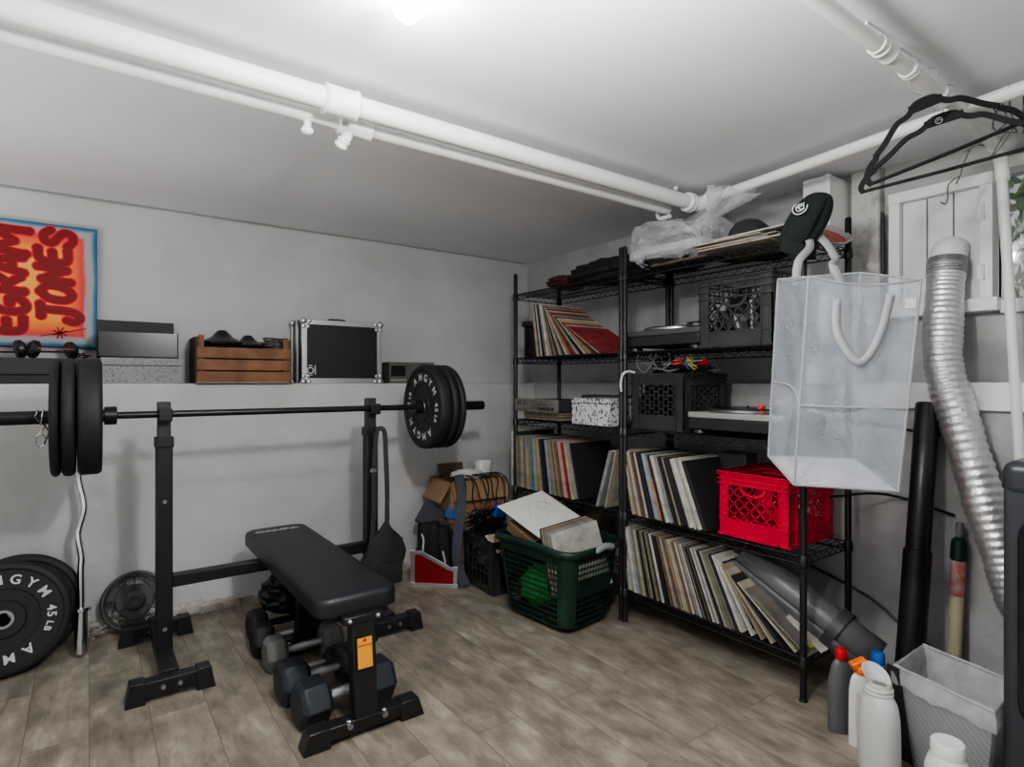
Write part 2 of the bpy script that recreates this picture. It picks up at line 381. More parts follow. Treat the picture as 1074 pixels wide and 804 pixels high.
# ------------------------------------------------------------------ ceiling pipes
def sock(b, p, q, r):
    p, q = Vector(p), Vector(q); d = (q-p).normalized(); L = (q-p).length
    b.tube([p, p+d*.006, p+d*.010, q-d*.010, q-d*.006, q], [r*.9, r*1.08, r, r, r*1.08, r*.9], 20)
t = thing('heating_pipe', 'thicker of the two white ceiling pipes running side by side', 'pipe', (0, 1.77, 2.065))
MB().cyl((-3.6,0,0),(2.36,0,0), .033, 24).build('pipe_run', WHT, t)
b = MB(); sock(b, (.575,0,0), (.685,0,0), .044); b.build('coupling', WHT, t)
b = MB(); b.tube(catmull([(2.36,0,0),(2.395,0,0),(2.405,-.04,0),(2.40,-.09,0)], 6), .036, 20); sock(b, (2.32,0,0),(2.362,0,0), .042); b.build('elbow', WHT, t)
t = thing('heating_pipe', 'thinner of the two white ceiling pipes running side by side', 'pipe', (0, 1.888, 2.055))
MB().cyl((-3.6,0,0),(2.33,0,0), .024, 20).build('pipe_run', WHT, t)
b = MB(); sock(b, (.66,0,0),(.78,0,0), .034); b.cyl((.70,0,-.02),(.69,.01,-.050), .018, 16); sock(b, (.69,.01,-.045),(.68,.03,-.068), .021); b.build('tee_fitting', WHT, t)
b = MB(); b.cyl((.565,0,-.015),(.565,.005,-.045), .012, 12); b.blob((.565,.007,-.05),(.02,.02,.014)); b.build('valve_stub', WHT, t)
b = MB(); b.tube(catmull([(2.28,-.09,.075),(2.30,-.06,.06),(2.315,.045,-.0),(2.31,.03,-.04),(2.30,-.04,-.045)], 8), .010, 10); b.build('pipe_hook', WHT, t)
t = thing('wall_pipe', 'white pipe under the ceiling above the wire shelving', 'pipe', (0, 0, 2.07))
MB().cyl((2.395,1.70,0),(2.19,.10,0), .022, 20).build('pipe_run', WHT, t)
b = MB(); sock(b, (2.395,1.70,0),(2.39,1.655,0), .034); b.build('coupling', WHT, t)
MB().cyl((2.19,.10,0),(1.95,-1.8,0), .03, 20).build('beige_run', mat('beige_pipe', (.55,.52,.43), .5), t)
t = thing('drain_pipe', 'white pipe from the ceiling with two hangers that bends down the window wall', 'pipe', (0, .66, 0))
P = [(-3.6,0,2.075),(2.30,0,2.065),(2.60,0,2.03),(2.645,0,2.0),(2.655,-.004,1.94),(2.657,-.075,.5),(2.657,-.1,0.0)]
MB().tube(P[:3], .0185, 20).build('pipe_run', WHT, t)
b = MB(); b.tube(catmull([(2.58,0,2.033),(2.63,0,2.022),(2.655,-.002,1.985),(2.655,-.006,1.92)], 6), .021, 18); b.build('elbow', WHT, t)
MB().tube([(2.655,-.004,1.93),(2.657,-.1,0.0)], .0165, 16).build('down_pipe', WHT, t)
for x0, x1 in ((1.66,1.72),(1.83,1.86),(2.06,2.13)):
    b = MB(); sock(b, (x0,0,2.069),(x1,0,2.068), .0235); b.build('coupling', WHT, t)
for x0 in (1.64, 1.84):
    b = MB(); b.tube([(x0,.022*math.cos(a*PI/8),2.069+.022*math.sin(a*PI/8)) for a in range(16)], .003, 6, closed=True); b.tube([(x0,.022,2.069),(x0,.024,2.138)], .003, 6); b.build('pipe_strap', WHT, t)
# ------------------------------------------------------------------ barbell station
def axes(o, x, y, z, loc):
    M = Matrix((x, y, z)).transposed().to_4x4(); M.translation = loc
    o.rotation_euler = M.to_euler(); o.location = loc
def ring_letters(b, items, r, z, size, flip=False):
    for ch, th, sc in items:
        a = R(th); b.text(ch, size*sc, Matrix.Translation((r*math.sin(a), r*math.cos(a), z)) @ Matrix.Rotation(-a, 4, 'Z'), .0008, .0011*size/.05)
PLATE_TXT = [('A',-32,1),('M',-8,1),('G',14,1),('Y',35,1),('M',57,1),('4',84,.85),('5',94,.85),('L',107,.62),('B',115,.62),
             ('A',148,1),('M',172,1),('G',194,1),('Y',215,1),('M',237,1),('4',264,.85),('5',274,.85),('L',287,.62),('B',295,.62)]
def bumper(name, label, group, thick, loc, x, y, z, r=.225, text=True, size=.052, tr=.158):
    o = thing(name, label, 'weight plate', group=group); axes(o, x, y, z, loc)
    h = thick/2
    half = [(.036,h-.004),(.072,h-.004),(.078,h-.010),(.118,h-.010),(.122,h-.006),(.196,h-.006),(.201,h),(r-.012,h),(r-.004,h-.005),(r,h-.014)]
    b = MB(); b.ring(half+[(q,-s) for q, s in half[::-1]], 56); b.build('rubber_disc', RUB, o)
    b = MB(); b.ring([(.0265,h-.002),(.036,h-.002),(.038,h-.006),(.038,-h+.006),(.036,-h+.002),(.0265,-h+.002)], 32); b.build('steel_hub', STEEL, o)
    if text:
        b = MB(); ring_letters(b, PLATE_TXT, tr, h-.0065, size); b.build('lettering', LETTER, o, smooth=0)
    return o
V = Vector
BY, BZ = 2.80, 1.065
g = 'bumper plates loaded on the barbell'
xs = 1.435
for th, lb in ((.066, 'thick black bumper plate with white lettering, innermost on the barbell end near the shelving'),
               (.040, 'middle one of three black plates on the barbell end near the shelving'),
               (.036, 'outermost of three black plates on the barbell end near the shelving')):
    bumper('bumper_plate', lb, g, th, V((xs+th/2, BY, BZ)), (0,-1,0), (0,0,1), (-1,0,0), text=(th > .05)); xs += th+.006
xs = .040
for th, lb in ((.076, 'thickest black plate, innermost on the barbell end near the graffiti canvas'),
               (.042, 'middle one of three black plates on the barbell end near the graffiti canvas'),
               (.028, 'thinnest black plate, outermost on the barbell end near the graffiti canvas')):
    bumper('bumper_plate', lb, g, th, V((xs-th/2, BY, BZ)), (0,1,0), (0,0,1), (1,0,0), text=False); xs -= th+.005
t = thing('barbell', 'long black barbell resting across the black squat rack', 'barbell', (0, BY, BZ))
MB().cyl((.06,0,0),(1.43,0,0), .0142, 16).build('shaft', mat('black_oxide', (.03,.03,.032), .35, .6), t)
for s, x0, x1, xe in ((1, 1.345, 1.435, 1.83), (-1, .14, .045, -.37)):
    b = MB(); b.tube([(x1-s*.045,0,0),(x1-s*.043,0,0),(x1-s*.004,0,0),(x1-s*.003,0,0),(x1-s*.002,0,0),(xe-s*.004,0,0),(xe,0,0)], [.028,.036,.036,.036,.025,.025,.020], 24)
    b.build('sleeve', mat('black_oxide', (.03,.03,.032), .35, .6), t)
b = MB(); P = [(-.008*i/6, .027*math.cos(i*PI/6), .027*math.sin(i*PI/6)) for i in range(20)]
P = [(-.002,-.03,-.095),(.012,-.015,-.05)]+P[18:0:-1]+[(.0,.027,-.03),(-.016,.018,-.06)]
b.tube(catmull(P, 3), .0028, 6); b.tube([(-.012+.014*math.cos(i*PI/8), -.01, -.085+.024*math.sin(i*PI/8)) for i in range(16)], .0026, 6, closed=True)
tag(b.build('spring_clip', CHROME), 'chrome spring clip hanging at the outer barbell plate by the canvas', 'clip').location = (-.135, BY, BZ)

t = thing('squat_rack', 'black steel squat rack of two uprights joined by a low crossbeam', 'rack', (.71, 2.84, 0))
for s in (-1, 1):
    X = s*.456
    b = MB(); b.box(X-.03, X+.03, -.03, .03, .06, .955); b.build('upright', BLK, t, bevel=.004)
    u = [o for o in bpy.data.objects if o.name.startswith('upright')][-1]
    b = MB(); b.box(X-.034, X+.034, -.034, .034, .925, .968); b.build('collar', BLK, u, bevel=.003)
    b = MB(); b.box(X-.024, X+.024, -.020, .024, .95, 1.115); b.build('inner_post', mat('grey_tube', (.035,.035,.037), .42), u, bevel=.003)
    b = MB(); b.box(X-.024, X+.024, -.075, -.018, 1.035, 1.047); b.box(X-.024, X+.024, -.078, -.062, 1.04, 1.088); b.build('bar_cradle', BLK, u, bevel=.003)
    b = MB(); b.cyl((X, -.034, .70), (X, -.040, .70), .008, 10); b.cyl((X, -.030, .17), (X, -.038, .17), .009, 10); b.build('bolt', STEEL, u)
    b = MB(); b.box(X-.03, X+.03, -.235, .335, .035, .085); b.build('base_rail', BLK, t, bevel=.004)
    for yy in (-.265, .335):
        b = MB(); b.box(X-.115, X+.115, yy-.028, yy+.028, .022, .078); f = b.build('foot', BLK, t, bevel=.004)
        for e in (-1, 1):
            b = MB(); b.add([(X+e*.085,yy-.033,0),(X+e*.15,yy-.033,0),(X+e*.15,yy+.033,0),(X+e*.085,yy+.033,0),
                   (X+e*.085,yy-.031,.084),(X+e*.135,yy-.031,.084),(X+e*.135,yy+.031,.084),(X+e*.085,yy+.031,.084)],
                  [(0,3,2,1),(4,5,6,7),(0,1,5,4),(1,2,6,5),(2,3,7,6),(3,0,4,7)][::1])
            b.build('end_cap', PLAST, f, bevel=.003, weld=True)
        b = MB()
        for e in (-1, 1): b.tube([(X+e*.028, yy-.028, .05), (X+e*.028, yy-.036, .05)], [.010,.008], 10)
        b.build('bolt', STEEL, f)
MB().box(-.43, .43, -.025, .025, .335, .385).build('crossbeam', BLK, t, bevel=.004)

# plates on the floor by the wall
tl = R(11)
for loc, th, lb, tx in (((-.285, 3.165, .224), .072, 'black bumper plate with white lettering leaning in front of another by the wall', True),
                    ((-.245, 3.262, .224), .060, 'black bumper plate half hidden behind the lettered one on the floor', False)):
    bumper('bumper_plate', lb, 'bumper plates on the floor by the wall', th, V(loc), (1,0,0), (0, math.sin(tl), math.cos(tl)), (0,-math.cos(tl), math.sin(tl)), r=.228, text=tx)
o = thing('grip_plate', 'small cast iron plate with three grip holes leaning on the wall', 'weight plate')
tl = R(16); axes(o, (1,0,0), (0, math.sin(tl), math.cos(tl)), (0,-math.cos(tl), math.sin(tl)), V((.178, 3.345, .140)))
IRON = mat('cast_iron', (.055,.056,.058), .45, .4, bump=.2, bscale=120)
b = MB(); nth = 60; rs = [.024,.045,.072,.080,.098,.112,.126]
for i in range(nth):
    a0, a1 = 2*PI*i/nth, 2*PI*(i+1)/nth; ang = (360*(i+.5)/nth-90+60) % 120
    for j in range(len(rs)-1):
        if 3 <= j <= 4 and 22 < ang < 98: continue
        b.add([(rs[j]*math.cos(a0), rs[j]*math.sin(a0), 0), (rs[j+1]*math.cos(a0), rs[j+1]*math.sin(a0), 0), (rs[j+1]*math.cos(a1), rs[j+1]*math.sin(a1), 0), (rs[j]*math.cos(a1), rs[j]*math.sin(a1), 0)], [(0,1,2,3)])
b.build('web', IRON, o, solid=.014, weld=True)
MB().ring([(.124,.011),(.130,.013),(.137,.011),(.140,.004),(.140,-.004),(.137,-.011),(.124,-.011)], 60).build('rim', IRON, o)
MB().ring([(.0255,.013),(.034,.013),(.046,.007),(.046,-.007),(.034,-.013),(.0255,-.013)], 32).build('hub', IRON, o)
b = MB()
for k in range(3):
    a = R(90+60+120*k); n = 24
    b.tube([(.105*math.cos(a+R(38)*math.cos(q*2*PI/n))+.0*q, .105*math.sin(a+R(38)*math.cos(q*2*PI/n)), .0085) if False else
            ((.089+.0145*(1+math.sin(q*2*PI/n))-.004)*math.cos(a+R(40)*math.cos(q*2*PI/n)), (.089+.0145*(1+math.sin(q*2*PI/n))-.004)*math.sin(a+R(40)*math.cos(q*2*PI/n)), .008) for q in range(n)], .0035, 6, closed=True)
    a2 = a+R(60)
    b.tube([(.05*math.cos(a2),.05*math.sin(a2),.0075),(.118*math.cos(a2),.118*math.sin(a2),.0075)], .004, 6)
b.build('grip_ridges', IRON, o)
b = MB()
for k, s in enumerate(('25','LBS','25')): b.text(s, .022, Matrix.Translation((.088*math.cos(R(210-120*k)), .088*math.sin(R(210-120*k)), .0078)) @ Matrix.Rotation(R(120-120*k), 4, 'Z'), .0015)
b.build('raised_numbers', LETTER, o, smooth=0)
# curl bar
t = thing('curl_bar', 'chrome zigzag curl bar standing on its end against the wall', 'curl bar', (-.03, 3.165, 0), rot=(R(-9.6), 0, R(0)))
MB().tube([(0,0,.006),(0,0,.012),(0,0,.185),(0,0,.19)], [.020,.0245,.0245,.020], 20).build('sleeve', CHROME, t)
MB().tube([(0,0,.188),(0,0,.19),(0,0,.203),(0,0,.205)], [.03,.036,.036,.03], 24).build('collar', CHROME, t)
MB().tube(catmull([(0,0,.20),(0,0,.36),(.002,0,.42),(-.009,0,.50),(-.009,0,.54),(.009,0,.62),(.009,0,.67),(-.008,0,.76),(-.008,0,.82),(0,0,.92),(0,0,1.0)], 6), .0135, 14).build('zigzag_shaft', CHROME, t)
MB().tube([(0,0,.998),(0,0,1.0),(0,0,1.013),(0,0,1.015)], [.03,.036,.036,.03], 24).build('collar', CHROME, t)
MB().tube([(0,0,1.01),(0,0,1.02),(0,0,1.195),(0,0,1.20)], [.020,.0245,.0245,.020], 20).build('sleeve', CHROME, t)
b = MB(); b.tube(catmull([(.0,3.30,.04),(.02,3.29,.025),(.05,3.31,.03),(.075,3.315,.045),(.07,3.32,.06),(.04,3.315,.05),(.02,3.31,.065),(.0,3.30,.05)], 6), .003, 6)
tag(b.build('spring_clip', CHROME), 'small steel spring clip on the floor beside the cast iron plate', 'clip')

# ------------------------------------------------------------------ flat bench
t = thing('weight_bench', 'flat black padded weight bench standing over the dumbbells', 'bench', (.765, 1.93, 0))
b = MB(); out = rrect(.295, 1.17, .05, 6); n = len(out); cx, cy = 0, .605
lay = [(.394,.97),(.400,1),(.440,1),(.455,.985),(.462,.95),(.464,.85),(.465,.0)]
vs = []
for z, k in lay:
    for x, y in out:
        if k == 1: q = (x, y)
        else: q = (x*k if k < .8 else x-(1-k)*.26*(1 if x > 0 else -1), y*k if k < .8 else y-(1-k)*.26*(1 if y > 0 else -1))
        vs.append((q[0]+cx, q[1]+cy, z))
m = len(lay); fs = [tuple(range(n))[::-1]]+[(i*n+j, i*n+(j+1)%n, (i+1)*n+(j+1)%n, (i+1)*n+j) for i in range(m-1) for j in range(n)]
b.add(vs, fs); b.build('pad', VINYL, t, smooth=50, weld=True)
MB().text('CANPA', .048, T(-.01, 1.09, .4655), .0006, .002, scale=(1.25,.8)).build('lettering', mat('silver_print', (.5,.5,.5), .5), t, smooth=0)
MB().box(-.03, .03, .0, .68, .362, .395).build('spine_tube', BLK, t, bevel=.003)
for y in (.06, .64): MB().box(-.11, .11, y-.02, y+.02, .372, .397).build('pad_bracket', BLK, t, bevel=.002)
b = MB(); b.bar((0, -.012, .055), (0, .02, .385), .082, .055, (0,1,0)); b.box(-.07, .07, -.012, .06, .372, .398); lg = b.build('front_leg', BLK, t, bevel=.004)
ORG = mat('orange_label', (.80,.36,.04), .5)
b = MB(); b.bar((-.003, -.0325, .225), (-.003, -.0225, .325), .052, .002, (0,1,0)); b.build('warning_sticker', ORG, lg)
b = MB(); b.bar((-.003, -.0258, .298), (-.003, -.0254, .302), .050, .0025, (0,1,0)); b.rbox((-.003,-.0236,.316), (.012,.003,.01)); b.build('sticker_print', mat('red_print', (.45,.05,.02), .5), lg)
b = MB(); b.bar((0, .70, .055), (0, .63, .385), .07, .05, (0,1,0)); b.build('rear_leg', BLK, t, bevel=.004)
for yy, fw in ((-.012, 0), (.705, .055)):
    b = MB(); b.box(-.17+fw, .17-fw, yy-.028, yy+.028, .018, .062); f = b.build('foot', BLK, t, bevel=.004)
    for e in (-1, 1):
        x0, x1, x2 = e*(.125-fw), e*(.215-fw), e*(.195-fw); b = MB(); b.add([(x0,yy-.034,0),(x1,yy-.034,0),(x1,yy+.034,0),(x0,yy+.034,0),(x0,yy-.031,.066),(x2,yy-.031,.066),(x2,yy+.031,.066),(x0,yy+.031,.066)],
              [(0,3,2,1),(4,5,6,7),(0,1,5,4),(1,2,6,5),(2,3,7,6),(3,0,4,7)]); b.build('end_cap', PLAST, f, bevel=.004, weld=True)
    b = MB()
    for e in (-1, 1): b.tube([(e*.062, yy-.028, .052), (e*.062, yy-.040, .052)], [.012,.010], 12); b.blob((e*.062,yy-.026,.066),(.011,.011,.006))
    b.build('bolt', STEEL, f)
for x in (.05, -.05): MB().blob((x,-.014,.386),(.010,.010,.009)).build('bolt', STEEL, t)

# ------------------------------------------------------------------ dumbbells (axis along x)
def dumbbell(label, loc, L, r, hl, m, hm, rz=0, grip=.016):
    t = thing('hex_dumbbell', label, 'dumbbell', loc, rz, 'hex dumbbells under the bench')
    for s in (-1, 1):
        b = MB(); k = [(s*(L/2-hl), .72), (s*(L/2-hl+.016), 1), (s*(L/2-.018), 1), (s*L/2, .74)]
        vs = [(x, r*q*math.cos(R(60*j)), r*.8660254+(r*q*math.sin(R(60*j)))) for x, q in k for j in range(6)]
        fs = [tuple(range(6)), tuple(range(18, 24))[::-1]]+[(i*6+j, (i+1)*6+j, (i+1)*6+(j+1)%6, i*6+(j+1)%6) for i in range(3) for j in range(6)]
        b.add(vs, fs); b.build('head', m, t, bevel=r*.075, seg=3, weld=True, smooth=30)
    g = L/2-hl+.004; z = r*.866
    MB().tube([(-g,0,z),(-g*.7,0,z),(-g*.3,0,z),(0,0,z),(g*.3,0,z),(g*.7,0,z),(g,0,z)], [grip*.85,grip*.9,grip,grip*1.08,grip,grip*.9,grip*.85], 16).build('handle', hm, t)
    return t
GREYH = mat('grey_cast_rubber', (.13,.135,.125), .65, bump=.15, bscale=150)
KN = mat('knurled_chrome', (.68,.68,.70), .36, .9, bump=.4, bscale=700)
dumbbell('big black hex dumbbell with chrome grip, first behind the front foot of the bench', (.755, 2.075, 0), .36, .086, .112, RUBB, KN, R(4), .020)
dumbbell('big black hex dumbbell with chrome grip, second behind the front foot of the bench', (.735, 2.265, 0), .34, .084, .108, RUBB, KN, R(3), .018)
dumbbell('little black hex dumbbell between the big black pair and the grey one', (.735, 2.405, 0), .24, .047, .065, RUB, KN, R(2), .012)
dumbbell('grey hex dumbbell with chrome grip under the bench', (.745, 2.55, 0), .32, .076, .085, GREYH, KN, R(2), .017)
dumbbell('black hex dumbbell directly behind the grey one', (.735, 2.715, 0), .33, .078, .09, RUB, KN, R(1), .016)
dumbbell('hindmost black hex dumbbell in the row, beneath the shiny pouch', (.745, 2.885, 0), .31, .077, .085, RUB, mat('black_oxide',(0,0,0)), R(0), .016)
b = MB(); b.blob((0,0,0), (.125,.115,.09), 40, 24, .10, 4, fq=4)
tag(b.build('black_pouch', mat('shiny_black_nylon', (.012,.012,.014), .33, bump=.5, bscale=35)), 'crumpled shiny black pouch lying on the hindmost dumbbells', 'pouch').location = (.765, 2.86, .205)

# drawstring bag on the rack
t = thing('sling_bag', 'black sling bag hanging by its strap from the far rack upright', 'bag', (1.175, 2.775, .92))
BAGM = mat('black_bag_cloth', (.022,.022,.024), .85, var=.4, vscale=14, bump=.7, bscale=28)
b = MB()
def bagf(u, v):
    # u down, v around
    w = [.006,.03,.075,.10,.115,.12,.11,.085,.02]; d = [.006,.02,.04,.055,.062,.062,.058,.045,.012]
    i = min(int(u*8), 7); f = u*8-i; W = w[i]*(1-f)+w[i+1]*f; D = d[i]*(1-f)+d[i+1]*f
    a = 2*PI*v; k = 1+.06*math.sin(5*a+9*u)+.04*math.sin(9*a-14*u)
    return (.03+.05*u*0+W*math.cos(a)*k-.04*u, -.05+D*math.sin(a)*k, -.41-.36*u+.02*math.cos(a)*(u>.3))
b.surf(bagf, 24, 32, cv=True); b.build('sack', BAGM, t, smooth=60)
b = MB()
for p in ([(-.02,-.035,.04),(.02,-.04,.035),(.028,-.045,-.1),(.032,-.05,-.26),(.032,-.05,-.42)], [(-.02,-.038,.03),(-.033,-.04,-.15),(-.036,-.04,-.4),(-.06,-.05,-.6),(-.05,-.05,-.66)]):
    Q = catmull(p, 6)
    for a, c in zip(Q[:-1], Q[1:]): b.bar(a, c+(c-a)*.08, .024, .004, (0,1,0))
b.build('strap', mat('webbing', (.035,.035,.038), .8), t)
for z in (-.16, -.57): MB().rbox((-.038, -.046, z), (.034, .006, .018)).build('buckle', STEEL, t, bevel=.002)
b = MB(); b.rbox((.02,-.125,-.66), (.12,.01,.10)); b.build('front_pocket', BAGM, t, bevel=.005)

# ------------------------------------------------------------------ on the ledge of the far wall
LZ = 1.19
CANV = bpy.data.materials.new('airbrushed_canvas'); CANV.use_nodes = True; nt = CANV.node_tree; bb = nt.nodes['Principled BSDF']; bb.inputs['Roughness'].default_value = .7
N, L = nt.nodes.new, nt.links.new
tc = N('ShaderNodeTexCoord'); sx = N('ShaderNodeSeparateXYZ'); L(tc.outputs['Object'], sx.inputs[0])
def mth(op, a, bv, c=None):
    q = N('ShaderNodeMath'); q.operation = op
    for i, z in enumerate((a, bv, c)):
        if z is None: continue
        if isinstance(z, (int, float)): q.inputs[i].default_value = z
        else: L(z, q.inputs[i])
    return q.outputs[0]
# distance to nearest border of the canvas (0 at border) with wobble
ns = N('ShaderNodeTexNoise'); ns.inputs['Scale'].default_value = 7; L(tc.outputs['Object'], ns.inputs['Vector'])
dx = mth('SUBTRACT', .255, mth('ABSOLUTE', sx.outputs['X'], 0)); dz = mth('SUBTRACT', .302, mth('ABSOLUTE', sx.outputs['Z'], 0))
dm = mth('ADD', mth('MINIMUM', dx, dz), mth('MULTIPLY', mth('SUBTRACT', ns.outputs['Fac'], .5), .02))
rp = N('ShaderNodeValToRGB'); e = rp.color_ramp.elements; e[0].position = 0; e[0].color = (.02,.10,.19,1); e[1].position = 1; e[1].color = (.95,.42,.08,1)
for p, c in ((.045,(.05,.20,.34,1)),(.10,(.36,.38,.41,1)),(.17,(.42,.40,.40,1)),(.24,(.72,.07,.08,1)),(.34,(.90,.16,.06,1)),(.50,(.95,.34,.06,1)),(.75,(.95,.50,.10,1))): k = e.new(p); k.color = c
L(mth('MULTIPLY', dm, 4.0), rp.inputs['Fac']); L(rp.outputs['Color'], bb.inputs['Base Color'])
t = thing('graffiti_canvas', 'airbrushed canvas with dark red sideways bubble lettering and a blue edge', 'painting', (-.222, 3.655, 1.672))
MB().box(-.255, .255, -.012, .012, -.302, .302).build('canvas_panel', CANV, t, bevel=.002)
# bubble lettering drawn as fat strokes: reads upward, letter tops towards -x
STROKES = {'J': [[(.15,.95),(.85,.98)],[(.55,.95),(.58,.3),(.5,-.12),(.2,-.30),(-.08,-.12),(.0,.12)]], 'O': [[(.5,.95),(.12,.75),(.08,.3),(.45,.05),(.85,.25),(.9,.7),(.5,.95)]],
 'N': [[(.1,.02),(.14,.95)],[(.14,.95),(.5,.5),(.82,.05)],[(.82,.05),(.88,.98)]], 'E': [[(.85,.95),(.3,.92),(.12,.7),(.12,.3),(.3,.06),(.9,.04)],[(.15,.50),(.72,.52)]],
 'S': [[(.88,.80),(.6,.97),(.22,.88),(.16,.65),(.5,.52),(.84,.36),(.76,.10),(.4,.02),(.05,.14)]], 'G': [[(.88,.82),(.55,.97),(.15,.75),(.10,.3),(.4,.04),(.82,.14),(.86,.42),(.55,.45)]],
 'R': [[(.14,.02),(.14,.95)],[(.14,.95),(.7,.95),(.84,.72),(.6,.50),(.2,.48)],[(.45,.48),(.70,.25),(.95,.0)]], 'A': [[(.05,.0),(.3,.7),(.5,.97)],[(.5,.97),(.7,.6),(.92,.0)],[(.25,.30),(.75,.30)]],
 'M': [[(.0,.0),(.06,.98)],[(.06,.98),(.5,.40)],[(.5,.40),(.94,1.0)],[(.94,1.0),(1.0,.02)]]}
def graffiti(b, y, rad, fl):
    for txt, xb, hgt, z0, step, wd in (('JONES', .148, .122, -.165, .0905, .080), ('EGRAM', -.030, .128, -.240, .0965, .084)):
        for i, ch in enumerate(txt):
            wob = .012*math.sin(i*1.9); k = (1, 1.12, .95, 1.05, 1)[i]
            for st in STROKES[ch]:
                P = catmull([(xb+wob-q[1]*hgt*k-.02*(q[0]-.5)*math.sin(i), 0, z0+i*step+q[0]*wd*(1.32 if ch == 'M' else 1)+.10*wd*(q[1]-.5)) for q in st], 5)
                K = b.M; b.M = K @ Matrix.Translation((0, y, 0)) @ Matrix.Diagonal((1, fl, 1, 1))
                b.tube(P, rad, 10); k2 = rad*(1.0+.012*(len(b.f) % 7)); b.blob(P[0], (k2,)*3, 12, 6); b.blob(P[-1], (k2*.99,)*3, 12, 6); b.M = K
for nm, yy, rad, fl, m in (('glow', -.0125, .0245, .02, mat('pink_red_glow', (.80,.015,.04), .7)), ('lettering', -.0130, .0185, .04, mat('deep_red_paint', (.235,.001,.003), .6))):
    b = MB(); graffiti(b, yy, rad, fl); b.build(nm, m, t, smooth=60)
b = MB()
for i in range(4):
    a = R(20+45*i); b.bar((.105-.03*math.cos(a), -.0150, -.232-.03*math.sin(a)), (.105+.03*math.cos(a), -.0150, -.232+.03*math.sin(a)), .006, .001, (0,1,0))
b.bar((.03,-.0150,-.25),(.21,-.0150,-.205), .004, .001, (0,1,0)); b.build('paint_star', MATS['deep_red_paint'], t, smooth=0)

t = thing('black_box', 'flat black lidded box on the ledge under the graffiti canvas', 'box', (-.215, 3.53, LZ))
MB().box(-.225, .225, -.11, .10, 0, .040).build('box_tray', mat('matt_black_card', (.03,.03,.032), .6), t, bevel=.003)
MB().box(-.228, .228, -.113, .103, .042, .118).build('box_lid', mat('matt_black_card2', (.036,.036,.038), .55), t, bevel=.003)
def headphones(label, loc, rz, acc):
    t = thing('headphones', label, 'headphones', loc, rz, 'headphones on the flat black box')
    for s in (-1, 1):
        b = MB(); b.lathe([(.0,-.02),(.034,-.02),(.042,-.012),(.042,.006),(.03,.018),(0,.020)], 24, T(s*.075, 0, .043, 0, 0, R(78*s))); b.build('ear_cup', PLAST, t)
    b = MB(); Q = [(.085*math.cos(R(a)), .085*math.sin(R(a))*.9-.0, .030) for a in range(-10, 191, 12)]
    for a, c in zip(Q[:-1], Q[1:]): b.bar(a, c, .026, .008, (0,0,1))
    b.build('headband', FAB, t)
    MB().tube([(x*.98, y*.98-.004, .045) for x, y, z in Q], .003, 6).build('band_trim', acc, t)
headphones('black headphones with pink trim on the black box, farther from the wooden crate', (-.33, 3.50, LZ+.118), R(15), mat('pink_trim', (.5,.15,.15), .5))
headphones('black headphones on the flat black box, next to its coil of cable', (-.14, 3.51, LZ+.118), R(200), mat('pink_trim', (0,0,0)))
b = MB(); rnd = random.Random(11)
b.tube(catmull([(rnd.uniform(-.04,.04), rnd.uniform(-.05,.05), rnd.uniform(.004,.03)) for i in range(10)], 6), .004, 6)
tag(b.build('cable', PLAST), 'short coil of black and silver cable lying on the flat black box', 'cable').location = (-.02, 3.50, LZ+.121)

GRAN = speckle('grey_speckle', (.30,.30,.305), (.15,.15,.155), 150, .54, .64)
t = thing('speckled_box', 'grey speckled box on the ledge under the open black box', 'box', (.215, 3.53, LZ))
MB().box(-.17, .17, -.11, .11, 0, .088).build('box_tray', GRAN, t, bevel=.002); MB().box(-.172, .172, -.112, .112, .09, .128).build('box_lid', GRAN, t, bevel=.002)
GL = mat('glossy_black_card', (.028,.028,.03), .25)
t = thing('gift_box', 'open black box with a raised lid on top of the grey speckled box', 'box', (.200, 3.53, LZ+.129))
b = MB(); b.box(-.17, .17, -.11, -.104, 0, .125); b.box(-.17, .17, .094, .10, 0, .125); b.box(-.17, -.164, -.11, .10, 0, .125); b.box(.164, .17, -.11, .10, 0, .125); b.box(-.17, .17, -.11, .10, 0, .006); b.build('box_tray', GL, t, bevel=.0015)
b = MB(); b.rbox((0,.112,.115), (.344,.012,.165), (R(-4),0,0)); b.build('box_lid', MATS['matt_black_card'], t, bevel=.0015)

# wooden crate
WOOD = mat('stained_pine', (.23,.105,.048), .6, var=.55, vscale=9, bump=.15, bscale=60, dark=(.12,.048,.02))
t = thing('wooden_crate', 'small stained wooden slat crate on the ledge holding black gear', 'crate', (.685, 3.525, LZ))
OLD = mat('aged_pine_end', (.10,.085,.055), .8, var=.4, vscale=12)
for k in range(3):
    MB().box(-.235, .235, -.135, -.123, .006+k*.064, .064+k*.064).build('slat', WOOD, t, bevel=.002)
    MB().box(-.235, .235, .108, .12, .016+k*.078, .086+k*.078).build('slat', WOOD, t, bevel=.002)
for s in (-1, 1):
    b = MB(); b.box(s*.232-.008, s*.232+.008, -.122, .108, .0, .245); b.build('end_panel', OLD, t, bevel=.002)
    for y in (-.11, .095): MB().box(s*.212-.013, s*.212+.013, y-.012, y+.012, .006, .255).build('corner_post', WOOD, t, bevel=.002)
MB().box(-.24, .225, -.138, .12, -.0, .008).build('bottom_board', mat('grey_board', (.25,.22,.18), .8), t, bevel=.001)
GLB = mat('glossy_black', (.012,.013,.014), .2)
